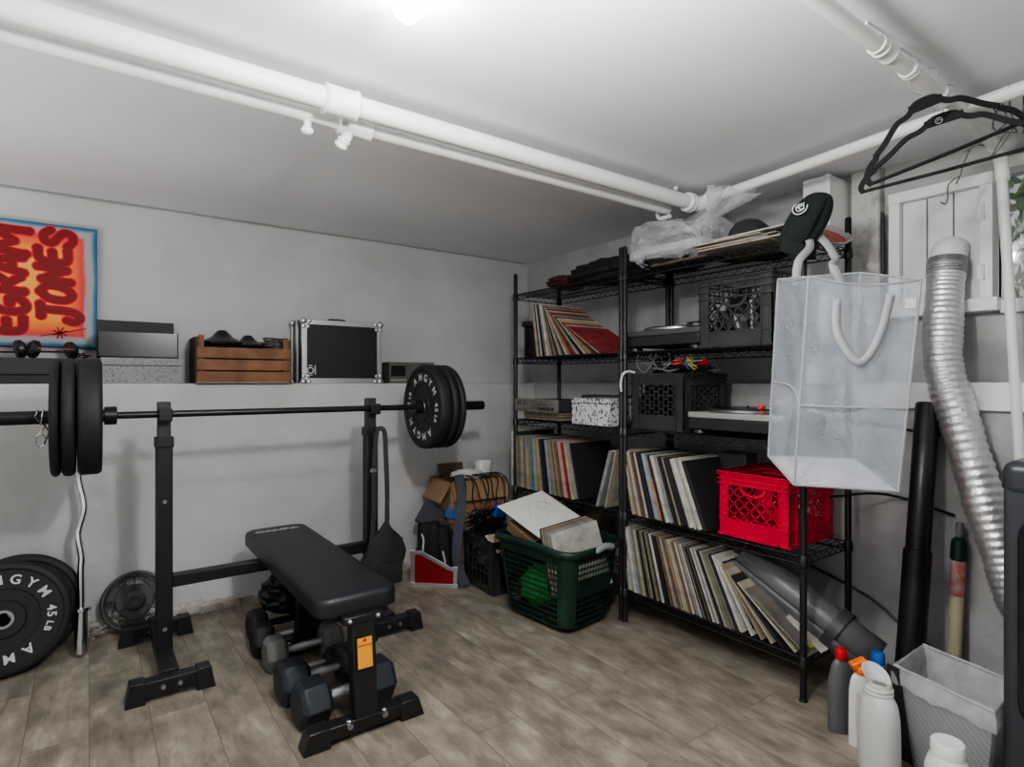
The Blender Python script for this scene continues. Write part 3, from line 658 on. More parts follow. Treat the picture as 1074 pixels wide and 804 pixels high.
for x, y, s, rz, lb in ((-.10, 0, 1.0, 0, 'larger glossy black domed cover with a rim in the wooden crate'), (.035, .02, .84, .4, 'smaller glossy black domed cover with a rim in the wooden crate')):
    b = MB(); b.lathe([(.0,.125),(.02,.123),(.036,.108),(.055,.085),(.085,.072),(.105,.060),(.108,.050),(.100,.040),(.08,.035),(0,.035)][::-1], 32)
    q = tag(b.build('domed_cover', GLB), lb, 'cover', 'domed covers in the crate'); q.location = (.685+x, 3.49+y, LZ+.165); q.scale = (s, s, s)
b = MB(); b.box(.685-.20,.685+.2,3.44,3.6,LZ+.01,LZ+.185); tag(b.build('packed_cloth', FAB, bevel=.03), 'dark cloth packed inside the wooden crate beneath the domed covers', 'cloth')
b = MB(); rnd = random.Random(5); b.blob((0,0,.03),(.06,.045,.03),24,14,.18,9,fq=5)
b.tube(catmull([(rnd.uniform(-.06,.07), rnd.uniform(-.04,.04), rnd.uniform(.03,.07)) for i in range(9)], 6), .005, 6)
tag(b.build('bundled_strap', mat('camo_grey', (.10,.10,.09), .8, var=.7, vscale=30)), 'grey and black bundled strap at the end of the wooden crate', 'strap').location = (.85, 3.48, LZ+.185)

# flight case
t = thing('flight_case', 'black flight case with aluminium edges and ball corners on the ledge', 'flight case', (1.235, 3.54, LZ))
W2, H, D0, D1 = .245, .372, -.12, .11
MB().box(-W2+.006, W2-.006, D0+.004, D1-.004, .004, H-.004).build('shell', mat('black_laminate', (.014,.015,.019), .5, bump=.15, bscale=300), t)
b = MB()
for yy, k in ((D0, -1), (D1, 1)):
    for z0, z1 in ((0, .030), (H-.030, H)): b.box(-W2, W2, yy-.002 if k < 0 else yy-.022, yy+.022 if k < 0 else yy+.002, z0, z1)
    for x0, x1 in ((-W2, -W2+.03), (W2-.03, W2)): b.box(x0, x1, yy-.0015 if k < 0 else yy-.022, yy+.022 if k < 0 else yy+.0015, .0, H)
for x in (-W2, W2-.012): b.box(x, x+.012, -.02, .02, 0, H)
b.box(-W2, W2, -.02, .02, H-.01, H+.002); b.build('edge_trim', ALU, t, bevel=.002)
for sx in (-1, 1):
    for sz in (0, 1):
        for yy in (D0, D1):
            b = MB(); c = (sx*(W2-.010), yy+(.008 if yy < 0 else -.008), .010 if sz == 0 else H-.010); b.blob(c, (.022,.020,.022), 14, 10)
            q = 1 if sz == 0 else -1; f = yy-.003 if yy < 0 else yy+.003
            for a in range(3): b.blob((c[0]-sx*(.032 if a != 1 else .025)*(a != 0), f, c[2]+q*(.032 if a != 2 else .0)*1.0), (.012,.004,.012), 10, 6)
            b.build('ball_corner', ALU, t)
b = MB(); b.tube(catmull([(-.05,0,H),(-.045,0,H+.014),(.045,0,H+.014),(.05,0,H)], 5), .007, 8); b.build('handle', PLAST, t)
b = MB(); b.rbox((.13,-.0,H+.004), (.06,.035,.006)); b.build('latch', ALU, t, bevel=.001)
b = MB(); cx0, cz0 = -.195, .075
b.ring([(.014,.0012),(.020,.0012),(.020,-.0012),(.014,-.0012)], 24, T(cx0, D0+.0035, cz0, 0, PI/2))
b.box(cx0-.010, cx0+.012, D0+.002, D0+.0035, cz0-.030, cz0-.026); b.box(cx0+.024, cx0+.030, D0+.002, D0+.0035, cz0-.024, cz0+.03); b.box(cx0-.010, cx0+.010, D0+.002, D0+.0035, cz0+.026, cz0+.031)
b.build('logo', LETTER, t, smooth=0)

# tape deck behind the barbell plates
t = thing('tape_deck', 'worn grey tape deck on the ledge behind the loaded plates', 'stereo', (1.70, 3.54, LZ))
DUST = mat('dusty_grey_metal', (.16,.155,.14), .55, .2, var=.3, vscale=12)
MB().box(-.16, .16, -.10, .11, 0, .135).build('housing', DUST, t, bevel=.003)
MB().box(-.150, -.05, -.104, -.098, .045, .112).build('tape_door', PLAST, t, bevel=.002)
b = MB()
for i in range(6): b.box(-.15+i*.018, -.136+i*.018, -.106, -.098, .012, .028)
b.build('button_row', mat('grey_buttons', (.3,.3,.28), .5), t, bevel=.001)
b = MB(); b.cyl((.02,-.10,.07),(.02,-.116,.07), .018, 16); b.cyl((.08,-.10,.07),(.08,-.116,.07), .018, 16); b.build('dial', PLAST, t, bevel=.001)
# ------------------------------------------------------------------ wire shelving
SX0, SD, SL = 2.172, .36, .90
LEVELS = (1.745, 1.345, .962, .540, .160)
U1, U2 = 2.050, 1.125      # y of each unit's near posts; units are .90 long
def make_unit(label, loc):
    t = thing('wire_shelving_unit', label, 'shelving', loc, group='wire shelving units')
    for x in (0, SD):
        for y in (0, SL):
            p = MB().tube([(x,y,.012),(x,y,1.868),(x,y,1.876)], [.0127,.0127,.009], 14).build('post', BLK, t)
            MB().tube([(x,y,0),(x,y,.012)], [.016,.012], 12).build('levelling_foot', PLAST, p)
            for z in LEVELS: MB().tube([(x,y,z-.038),(x,y,z-.034),(x,y,z+.002),(x,y,z+.006)], [.0135,.0185,.0165,.0135], 14).build('clip_sleeve', PLAST, p)
    me = None
    for z in LEVELS:
        if me is None:
            b = MB(); r = .0032
            for zz in (0, -.030):
                b.tube([(0,0,zz),(SD,0,zz),(SD,SL,zz),(0,SL,zz)], r, 6, closed=True)
            def zig(p, q, n):
                p, q = V(p), V(q); P = []
                for i in range(n+1):
                    c = p.lerp(q, i/n); P.append((c.x, c.y, -.001 if i % 2 else -.029))
                b.tube(P, .0022, 5)
            zig((0,.02,0),(0,SL-.02,0), 34); zig((SD,.02,0),(SD,SL-.02,0), 34); zig((.02,0,0),(SD-.02,0,0), 14); zig((.02,SL,0),(SD-.02,SL,0), 14)
            for i in range(1, 34): y = SL*i/34; b.tube([(0,y,.002),(SD,y,.002)], .0019, 4)
            for x in (.12, .24): b.tube([(x,0,-.002),(x,SL,-.002)], r, 6); 
            o = b.build('wire_shelf', WIRE, t); me = o.data
        else:
            o = bpy.data.objects.new('wire_shelf', me); COL.objects.link(o); o.parent = t
        o.location = (0, 0, z)
    return t
unit = make_unit('black wire shelving unit in the room corner, behind the green laundry basket', (SX0, U1, 0))
dup(unit, (SX0, U2, 0), (0,0,0), 'black wire shelving unit with the red crate, white mesh bag hung on its post')

# ------------------------------------------------------------------ records
def cmat(name, col, **k): return mat('sleeve_'+name, col, k.pop('rough', .7), var=k.pop('var', .35), vscale=k.pop('vscale', 18))
SLC = {'cream': cmat('cream', (.37,.335,.262)), 'white': cmat('white', (.48,.465,.42), var=.35), 'tan': cmat('tan', (.31,.235,.155)), 'black': cmat('black', (.016,.016,.017), var=.2),
       'grey': cmat('grey', (.25,.25,.245)), 'brown': cmat('brown', (.16,.095,.055)), 'pale blue': cmat('pale_blue', (.29,.33,.36)), 'olive': cmat('olive', (.17,.165,.11)),
       'dark blue': cmat('dark_blue', (.03,.05,.11)), 'orange': cmat('orange', (.62,.20,.03)), 'red': cmat('red', (.30,.035,.035), var=.6), 'teal': cmat('teal', (.08,.24,.27)),
       'pink': cmat('pink', (.50,.33,.29)), 'yellow': cmat('yellow', (.60,.43,.10)), 'dark green': cmat('dark_green', (.02,.05,.03))}
EDGE = mat('sleeve_edge', (.46,.43,.36), .8, var=.35, vscale=40)
BOARD = mat('sleeve_inside', (.40,.34,.26), .85)
_sl = {}
def sleeve_mesh(col, th, size=.315):
    """card jacket: folded spine towards -x, open mouth with inner paper and disc edge at +x; y from -th to 0"""
    key = (col, th, size)
    if key in _sl: return _sl[key]
    b = MB(); c = min(.0012, th*.3)
    prof = [(0,-th*.75),(0,-th*.25),(.0015,-th*.05),(.004,0),(size,0),(size,-c),(.004,-c),(.0025,-th*.35),(.0025,-th*.65),(.004,-th+c),(size,-th+c),(size,-th),(.004,-th),(.0015,-th*.95)]
    n = len(prof)
    b.add([(x,y,0) for x,y in prof]+[(x,y,size) for x,y in prof], [tuple(range(n)), tuple(range(n,2*n))[::-1]]+[(i,i+n,(i+1)%n+n,(i+1)%n) for i in range(n)])
    b.k = 1; b.box(.004, size-.004, -th+c, -c, .002, size-.003)
    o = b.build('record_sleeve', [SLC[col], EDGE], smooth=0); me = o.data; bpy.data.objects.remove(o); _sl[key] = me
    return me
count = {}
def sleeve(col, th, M, label, group, size=.315, name='record_sleeve'):
    o = bpy.data.objects.new(name, sleeve_mesh(col, th, size)); COL.objects.link(o); o.matrix_world = M
    return tag(o, label, 'record', group)
def row(y0, z0, angles, cols, ths, where, group, x0=2.165, jit=.012, rnd=None, scale=None, end='the far end'):
    """sleeves leaning with tops towards +y, marching towards -y"""
    rnd = rnd or random.Random(1); S = .315; yf = y0; ap = None; cnt = {}
    for i, (a, c, th) in enumerate(zip(angles, cols, ths)):
        a = R(a)
        if ap is None: y = yf
        elif a >= ap: y = yf - S*(math.sin(a)-math.cos(a)*math.tan(ap)) - .0008
        else: y = yf - .001
        cnt[c] = cnt.get(c, 0)+1
        x = x0+rnd.uniform(-jit*.3, jit); sc = scale[i] if scale else 1
        M = Matrix.Translation((x, y, z0)) @ Matrix.Rotation(-a, 4, 'X')
        if sc != 1: M = M @ Matrix.Diagonal((1, 1, sc, 1))
        o = sleeve(c, th, M, f'{ORD[cnt[c]-1]} {c} record sleeve from {end} of {where}', group)
        yf = y - th/math.cos(a); ap = a
    return yf
rnd = random.Random(21)
def pick(pal, n): return [rnd.choice(pal) for _ in range(n)]
# fourth shelf, corner unit
n = 31
A = [1,1,1,2,2,2,2,3,3,3,4,4,5,5,6]+[8+.35*i for i in range(16)]
C = ['white','white','dark green','cream','olive','cream','cream','olive','grey','pink','tan','teal','teal','cream','tan','cream','tan','black','black','pale blue','grey','grey','tan','brown','cream','brown','pink','pink','red','grey','cream']
TH = [1.42*q for q in (.014,.012,.008,.012,.010,.014,.012,.010,.012,.014,.010,.012,.010,.008,.010,.012,.010,.014,.012,.010,.013,.012,.008,.008,.012,.010,.014,.014,.009,.010,.009)]
SC = [1.1,1.1,1.08]+[1.0]*6+[.8,.95]+[1]*20
ye = row(2.99, .545, A, C, TH, 'the corner row above the basket', 'records on the fourth shelf of the corner unit', rnd=rnd, scale=SC)
sleeve('black', .012, Matrix.Translation((2.19, ye-.012, .545)) @ Matrix.Rotation(R(-14), 4, 'X'), 'large black record cover showing its front, above the green basket', 'records on the fourth shelf of the corner unit')
for k, (c, y, a, th, lb) in enumerate((('grey', 2.075, -18, .022, 'thick grey record sleeve leaning the other way against the shared shelf posts'), ('cream', 2.058, -14, .007, 'thin cream record sleeve leaning the other way against the shared shelf posts'))):
    M = Matrix.Translation((2.17, y+.16-.05*k, .545)) @ Matrix.Rotation(R(-a), 4, 'X'); sleeve(c, th, M, lb, 'records on the fourth shelf of the corner unit')
# fourth shelf, near unit
C = ['cream','cream','brown','tan','white','grey','brown','black','white','black','black','pale blue','pale blue','grey','orange','black','cream','white','grey','brown','black','tan','cream','black','black','white','white','cream','white','black']
n = len(C); A = [13+.30*i for i in range(n)]
TH = [1.22*q for q in [.013,.009,.006,.006,.009,.006,.006,.010,.004,.014,.010,.010,.008,.007,.006,.010,.008,.013,.012,.006,.010,.005,.006,.016,.012,.020,.006,.006,.020,.016]]
SC = [1]*14+[.62]+[1]*(n-15)
row(1.985, .545, A, C, TH, 'the row beside the red crate', 'records on the fourth shelf of the near unit', rnd=rnd, scale=SC)
# bottom shelf, near unit
PAL = ['cream']*5+['white']*3+['tan']*3+['grey']*4+['olive']*3+['black']*4+['pale blue']*1+['brown']*4
n = 62; C = ['grey','white','pale blue','grey']+pick(PAL, n-4)
seen = {}
for i, c in enumerate(C):       # keep every colour countable
    if seen.get(c, 0) >= 15: C[i] = c = min(('grey','olive','tan','brown','white','pale blue','black'), key=lambda q: seen.get(q, 0))
    seen[c] = seen.get(c, 0)+1
A = [10+16*(i/(n-1))**1.1 for i in range(n)]; TH = [rnd.choice((.0045,.006,.0065,.0075,.009,.011)) for _ in range(n)]
yb = row(2.0, .165, A, C, TH, 'the bottom shelf row', 'records on the bottom shelf of the near unit', rnd=rnd, end='the basket end')
EXTRA = [('white',31,.010,'white-edged record with a dark blue picture, last of the bottom shelf row'),('tan',36,.006,'tan record sliding down after the white-edged one on the bottom shelf'),('cream',41,.006,'cream record slumped low beside the olive cover on the bottom shelf'),
         ('black',46,.006,'black record slumped between pale ones near the rolled grey mat'),('cream',51,.007,'second slumped cream record under the olive cover near the grey mat'),('olive',55,.006,'olive record with a worn printed cover face up under the grey mat')]
S = .315; ap = R(A[-1]); yf = yb
for c, a, th, lb in EXTRA:
    a = R(a); y = yf - S*(math.sin(a)-math.cos(a)*math.tan(ap)) - .001
    o = sleeve(c, th, Matrix.Translation((2.175, y, .165)) @ Matrix.Rotation(-a, 4, 'X'), lb, 'records on the bottom shelf of the near unit')
    if c == 'white':
        p = MB().box(.02, .30, -th-.0012, -th-.0002, .02, .30).build('cover_picture', mat('black_print', (.012,.012,.014), .5), o)
        p2 = MB().box(.04, .13, -th-.0020, -th-.0012, .20, .295).build('blue_picture', mat('blue_print', (.03,.07,.20), .5), o)
    if c == 'olive':
        p = MB().box(.008, .307, -th-.0012, -th-.0002, .008, .307).build('cover_picture', mat('faded_print', (.17,.15,.13), .55, var=.8, vscale=9, dark=(.05,.05,.05)), o)
        MB().box(.05, .10, -th-.002, -th-.0012, .02, .06).build('cover_text', mat('yellow_print', (.45,.40,.08), .6), o)
    yf = y - th/math.cos(a); ap = a
sleeve('white', .005, Matrix.Translation((2.250, yf-.006, .167)) @ Matrix.Rotation(-R(58), 4, 'X'), 'plain white record sleeve lying against the rolled grey mat', 'records on the bottom shelf of the near unit', size=.29)
# second shelf, corner unit
C = ['tan','cream','black','tan','white','dark blue','black','grey','black','cream','dark blue','white','cream','brown','grey','orange','black','cream','brown','black','white','tan','red','brown','cream','black','white','yellow','cream','red','white','red']
n = len(C); A = [9+.35*i for i in range(13)]+[15+45*((i+1)/(n-13))**1.1 for i in range(n-13)]
TH = [.012,.012]+[rnd.uniform(.0035,.006) for _ in range(9)]+[.016,.006]+[rnd.uniform(.0025,.0045) for _ in range(n-14)]+[.005]
yd = row(2.74, 1.350, A, C, TH, 'the fanned row', 'records on the second shelf of the corner unit', rnd=rnd, end='the ribbed tub end')
sleeve('red', .004, Matrix.Translation((2.20, yd-.006, 1.350)) @ Matrix.Rotation(R(-64), 4, 'X'), 'red and black record cover lying open faced by the shared shelf posts', 'records on the second shelf of the corner unit')
# flat records, third shelf of the corner unit
for i, c in enumerate(('tan','grey','cream','olive','tan','cream')):
    M = Matrix.Translation((2.165+rnd.uniform(0,.03), 2.885+rnd.uniform(-.02,.02), .967+.0072*i)) @ Matrix.Rotation(R(90), 4, 'X') @ Matrix.Rotation(0, 4, 'Z')
    M = Matrix.Translation((2.165+rnd.uniform(0,.03), 2.555+rnd.uniform(-.02,.02), .974+.0072*i)) @ Matrix.Rotation(R(-90), 4, 'X') 
    sleeve(c, .0068, M, f'{("lowest","second-lowest","third-lowest","third-highest","second-highest","topmost")[i]} {c} record of the flat pile beneath the receiver', 'flat records beneath the receiver')
# flat records on the top shelf of the near unit
for i, (c, y, x, rz) in enumerate((('cream',1.24,2.135,3),('white',1.20,2.15,-4),('cream',1.26,2.16,5),('grey',1.22,2.15,-2),('cream',1.28,2.14,2),('white',1.17,2.13,-1))):
    M = Matrix.Translation((x, y, 1.757+.0072*i)) @ Matrix.Rotation(R(rz), 4, 'Z') @ Matrix.Rotation(R(-90), 4, 'X')
    sleeve(c, .0068, M, f'{("lowest","second-lowest","third-lowest","third-highest","second-highest","topmost")[i]} {c} record of the flat pile on the top shelf beside the black cap', 'flat records on the top shelf')

# ------------------------------------------------------------------ milk crates
def clip_seg(p, q, x0, x1, y0, y1):
    (px, py), (qx, qy) = p, q; dx, dy = qx-px, qy-py; t0, t1 = 0, 1
    for a, bq in ((-dx, px-x0), (dx, x1-px), (-dy, py-y0), (dy, y1-py)):
        if a == 0:
            if bq < 0: return None
        else:
            r = bq/a
            if a < 0: t0 = max(t0, r)
            else: t1 = min(t1, r)
    if t0 >= t1: return None
    return (px+dx*t0, py+dy*t0), (px+dx*t1, py+dy*t1)
def crate(name, label, loc, rz, m, W, D, H, style='diamond', group=None, band=.26, step=.034, rim_open=False):
    """open crate, base centre at origin; W along x, D along y"""
    t = thing(name, label, 'crate', loc, rz, group)
    b = MB(); b.box(-W/2, W/2, -D/2, D/2, 0, .008)
    sides = [((-W/2,-D/2),(1,0),W), ((W/2,-D/2),(0,1),D), ((W/2,D/2),(-1,0),W), ((-W/2,D/2),(0,-1),D)]
    hb, rim = H*band, H*(.80 if not rim_open else .70)
    for (ox, oy), (ux, uy), L in sides:
        lat = MB()
        nx, ny = uy, -ux    # outward
        def P(u, w, d=0): return (ox+ux*u+nx*d, oy+uy*u+ny*d, w)
        def slab(u0, u1, w0, w1, d0, d1, bb=b):
            vs = [P(u0,w0,d0),P(u1,w0,d0),P(u1,w0,d1),P(u0,w0,d1),P(u0,w1,d0),P(u1,w1,d0),P(u1,w1,d1),P(u0,w1,d1)]
            bb.add(vs, [(0,1,2,3),(7,6,5,4),(0,4,5,1),(1,5,6,2),(2,6,7,3),(3,7,4,0)])
        def stick(p, q, wd=.005, bb=lat): bb.bar(P(*p,-.003), P(*q,-.003), .005, wd, (0,0,1) if abs(q[1]-p[1]) < 1e-4 else (nx,ny,0))
        slab(0, L, 0, hb, -.005, 0)                           # solid lower band
        slab(0, L, 0, .010, -.005, .004); slab(0, L, hb-.006, hb+.002, -.005, .003)
        cp = L*.14
        slab(0, cp, hb, H, -.005, 0); slab(L-cp, L, hb, H, -.005, 0)
        for u in (cp, L-cp): slab(u-.003, u+.003, 0, H, -.004, .004)
        for w in (rim, rim+(H-rim)*.36, rim+(H-rim)*.70, H-.006): slab(-.003, L+.003, w, w+.006, -.005, .007)
        if style != 'open' and not rim_open: slab(cp, L-cp, rim, H, -.005, -.001)
        if style == 'open' or rim_open:
            k = int(L/.035)
            for i in range(k+1): u = L*i/k; slab(max(0,u-.002), min(L,u+.002), rim, H, -.004, .001)
        for w in (hb+(rim-hb)*.33, hb+(rim-hb)*.66):
            slab(0, cp, w-.002, w+.002, 0, .003); slab(L-cp, L, w-.002, w+.002, 0, .003)
        x0, x1, y0, y1 = cp, L-cp, hb, rim
        if style == 'open':
            for i in range(1, 7): u = L*i/7; stick((u, hb), (u, rim), wd=.006)
            for w in (hb+(rim-hb)*.33, hb+(rim-hb)*.66): stick((cp, w), (L-cp, w), wd=.007)
        elif style == 'diamond':
            c = -2.0
            def outside(p, q, ex=L/2, ey=rim-.004, ea=.052, eb=.034):
                px, py, qx, qy = (p[0]-ex)/ea, (p[1]-ey)/eb, (q[0]-ex)/ea, (q[1]-ey)/eb; dx, dy = qx-px, qy-py
                A2, B2, C2 = dx*dx+dy*dy, 2*(px*dx+py*dy), px*px+py*py-1; D2 = B2*B2-4*A2*C2
                if D2 <= 0: return [(p, q)]
                t0, t1 = (-B2-D2**.5)/(2*A2), (-B2+D2**.5)/(2*A2); at = lambda s: (p[0]+(q[0]-p[0])*s, p[1]+(q[1]-p[1])*s); o = []
                if t1 <= 0 or t0 >= 1: return [(p, q)]
                if t0 > .03: o.append((p, at(t0)))
                if t1 < .97: o.append((at(t1), q))
                return o
            while c < 2:
                for sg in (1, -1):
                    sgm = clip_seg((x0-1, sg*(x0-1)+c), (x1+1, sg*(x1+1)+c), x0, x1, y0, y1)
                    for pc in (outside(*sgm) if sgm else ()): stick(*pc)
                c += step*1.414
            # handle opening frame
            Q = [(L/2+.055*math.cos(R(a)), rim-.004+.034*math.sin(R(a))) for a in range(180, 361, 20)]
            for p, q in zip(Q[:-1], Q[1:]): b.bar(P(*p,-.001), P(*q,-.001), .012, .009, (nx,ny,0))
            poly = MB()
        else:
            a = step*.62; hx = a*1.5; hy2 = a*.866
            for i in range(-1, int(L/hx)+2):
                for j in range(-1, int((y1-y0)/(2*hy2))+2):
                    cx = x0+i*hx; cy = y0+j*2*hy2+(hy2 if i % 2 else 0)
                    for k in range(3):
                        p = (cx+a*math.cos(R(60*k)), cy+a*math.sin(R(60*k))); q = (cx+a*math.cos(R(60*k+60)), cy+a*math.sin(R(60*k+60)))
                        sgm = clip_seg(p, q, x0, x1, y0, y1)
                        if sgm: stick(*sgm, wd=.006)
            for w in (hb+(rim-hb)*.33, hb+(rim-hb)*.66): slab(0, L, w-.0015, w+.0015, -.002, .002)
        lat.build('lattice', m, t, smooth=0)
    b.build('crate_shell', m, t, smooth=0)
    return t
CRB = mat('crate_black', (.042,.043,.044), .42, var=.3, vscale=14)
REDP = mat('red_plastic', (.60,.010,.045), .36, var=.15, vscale=7)
crate('milk_crate', 'bright red plastic milk crate on the fourth shelf', (2.365, 1.345, .548), 0, REDP, .345, .315, .272)
crate('milk_crate', 'black lattice milk crate full of tapes on the second shelf', (2.365, 1.435, 1.350), 0, CRB, .33, .345, .295, band=.22, rim_open=True)
crate('milk_crate', 'black honeycomb milk crate piled with cables on the third shelf', (2.36, 1.845, .967), 0, CRB, .33, .315, .272, 'hex', step=.030)
crate('milk_crate', 'black milk crate on the floor beside the green laundry basket', (1.985, 2.845, 0), R(-3), CRB, .31, .33, .30, 'open', band=.16)
# tapes and discs inside the upper black crate
CASE = [mat('case_clear', (.35,.36,.34), .25), mat('case_ivory', (.55,.50,.36), .4), mat('case_dark', (.05,.05,.055), .3)]
g = 'plastic cases inside the upper black crate'; first = {}
for i in range(24):
    k = rnd.randrange(3)
    if k not in first:
        b = MB(); b.box(-.07,.07,-.0052,.0052,0,.125); b.box(-.071,-.062,-.0056,.0056,-.001,.126); first[k] = o = b.build('plastic_case', CASE[k], bevel=.001)
    else:
        o = first[k].copy(); COL.objects.link(o)
    tag(o, ('clear','ivory','dark')[k]+' plastic disc case among the tapes inside the upper black milk crate', 'case', g+' ('+('clear','ivory','dark')[k]+')')
    o.location = (2.29+.075*(i % 2)+rnd.uniform(-.006,.006), 1.30+.0115*i, 1.362+rnd.uniform(0,.03)+(.05 if i % 3 == 0 else 0)); o.rotation_euler = (R(rnd.uniform(-20,20)), 0, R(rnd.uniform(-6,6)))
# discs in the floor crate
for i, (x, y, z, rx, rz, lb) in enumerate(((1.90,2.74,.275,50,20,'pale disc case with a round label leaning out of the floor milk crate'),(1.99,2.76,.24,15,5,'white plastic case standing inside the floor milk crate'),(2.05,2.78,.22,10,-8,'grey plastic case standing inside the floor milk crate'))):
    t = thing('disc_case', lb, 'case', (x, y, z), rot=(R(-rx), R(8), R(rz)))
    MB().box(-.071,.071,-.006,.006,-.062,.062).build('case_shell', mat('card_pale', (.55,.50,.42), .6) if i == 0 else CASE[i-1], t, bevel=.001)
    MB().lathe([(.018,0),(.05,0),(.05,.001),(.018,.001)], 24, T(.005,-.0065,0,0,PI/2)).build('disc_label', mat('gold_disc', (.50,.34,.14), .35, .5), t)
b = MB(); b.blob((0,0,0), (.125,.135,.075), 28, 18, .22, 9, fq=5); tag(b.build('loose_junk', mat('dark_clutter', (.16,.155,.145), .6, var=.95, vscale=38), smooth=0), 'dark tangle of loose clutter heaped inside the floor milk crate', 'clutter').location = (1.985, 2.85, .17)

# cables
def cable(pts, r, m, label, group, k=6):
    return tag(MB().tube(catmull(pts, k), r, 6).build('cable', m), label, 'cable', group)
def tangle(c, ext, n, r, m, label, group, seed, npt=9):
    q = random.Random(seed)
    for i in range(n):
        cable([(c[0]+q.uniform(-1,1)*ext[0], c[1]+q.uniform(-1,1)*ext[1], c[2]+q.uniform(-1,1)*ext[2]) for _ in range(npt)], r, m, label, group)
GC = mat('grey_cable', (.16,.16,.155), .5)
tangle((2.33, 1.80, 1.255), (.13,.14,.04), 7, .004, PLAST, 'thin black cable in the tangle on the honeycomb crate', 'black cables on the honeycomb crate', 2)
tangle((2.32, 1.76, 1.275), (.12,.13,.03), 3, .0045, GC, 'grey cable in the tangle on the honeycomb crate', 'grey cables on the honeycomb crate', 3)
q = random.Random(8)
for x, y, c, lb in ((2.22,1.74,(.45,.04,.03),'red connector plug on the honeycomb crate beside a second one'),(2.30,1.66,(.55,.02,.03),'bright red cable coil lying on the honeycomb crate corner'),(2.26,1.72,(.03,.16,.24),'blue cable loop on the honeycomb crate'),(2.27,1.70,(.6,.5,.08),'yellow cable loop standing up from the honeycomb crate')):
    b = MB(); b.tube([(x+(.022+q.uniform(-.004,.004))*math.cos(i*.5), y+.022*math.sin(i*.5), 1.275+.0012*i+(.03*math.sin(i*.5) if c[1] > .1 else 0)) for i in range(24)], .005 if c[0] > .4 and c[1] < .1 else .0028, 7)
    tag(b.build('cable', mat('cable_'+lb.split()[0]+lb.split()[1], c, .45)), lb, 'cable')
cable([(2.19,1.98,1.245),(2.155,1.99,1.25),(2.13,2.0,1.235),(2.125,2.01,1.19),(2.13,2.01,1.15)], .006, mat('white_cable', (.6,.6,.58), .5), 'white cable curling out over the honeycomb crate beside the posts', None)
# loops hanging under the second shelf
for y, s, lb in ((1.93,.07,'thin pale cable loop hanging under the second shelf by the posts'),(1.82,.06,'thin pale cable loop hanging under the second shelf over the crate')):
    cable([(2.20,y+.03,1.335),(2.19,y+.035,1.29),(2.20,y,1.335-s*1.3),(2.22,y-.035,1.29),(2.23,y-.02,1.335)], .0028, GC, lb, None)

# ------------------------------------------------------------------ turntables
SILV = mat('silver_plinth', (.34,.34,.33), .45, .3); DK = mat('dark_plinth', (.02,.02,.022), .5)
def turntable(label, loc, rz=0, top=None):
    t = thing('turntable', label, 'turntable', loc, rz, 'turntables on the shelves')
    MB().box(-.175,.175,-.22,.22,.022,.072).build('plinth', DK, t, bevel=.005)
    MB().box(-.176,.176,-.222,.222,.072,.098).build('top_plate', top or SILV, t, bevel=.004)
    for x in (-.14,.14):
        for y in (-.18,.18): MB().lathe([(.03,0),(.034,.003),(.034,.012),(.026,.024)], 18, T(x,y,0)).build('rubber_foot', PLAST, t)
    MB().lathe([(0,.098),(.155,.098),(.163,.101),(.163,.110),(.158,.114),(0,.114)], 40, T(.0,.035,0)).build('platter', STEEL, t)
    MB().lathe([(0,.1142),(.15,.1142),(.15,.117),(.05,.118),(.004,.118),(.004,.128),(0,.129)], 40, T(.0,.035,0)).build('slipmat', VINYLDISC, t)
    b = MB(); b.lathe([(.03,.098),(.03,.112),(.014,.116),(.014,.135),(0,.136)], 20, T(.11,-.165,0)); b.tube(catmull([(.16,-.168,.135),(.11,-.165,.136),(-.02,-.15,.134),(-.08,-.11,.128)],6), .004, 8); b.rbox((-.09,-.10,.124),(.035,.014,.012),(0,0,R(-40))); b.tube([(.14,-.167,.135),(.17,-.168,.135)], .013, 12); b.build('tonearm', CHROME, t)
    MB().box(-.05,.05,-.205,-.197,.0985,.103).build('pitch_fader', DK, t)
    return t
turntable('turntable with a pale grey edge on the third shelf behind the mesh bag', (2.36, 1.435, .967))
turntable('turntable with a dark edge on the second shelf beside the black lattice crate', (2.37, 1.825, 1.350), 0, mat('dark_top_plate', (.07,.07,.07), .45))
b = MB(); b.cyl((0,0,.0),(0,0,.018),.006,10); b.rbox((0,0,.028),(.035,.012,.012)); b.rbox((0,0,.036),(.012,.03,.01)); q_ = b.build('record_clip', mat('red_white', (.55,.06,.05), .5), bevel=.002)
tag(q_, 'little red clip standing on the pale-edged turntable', 'clip').location = (2.21, 1.315, .967+.098)
# cloth lump and black items by posts
b = MB(); b.add([(2.30,1.99,.967),(2.50,1.99,.967),(2.50,2.13,.967),(2.30,2.13,.967),(2.33,1.99,1.20),(2.48,2.0,1.20),(2.46,2.04,1.18),(2.34,2.03,1.18)], [(0,3,2,1),(4,5,6,7),(0,1,5,4),(1,2,6,5),(2,3,7,6),(3,0,4,7)])
tag(b.build('speaker_wedge', FAB, bevel=.01), 'black sloped wedge standing between speckled box and honeycomb crate', 'wedge')

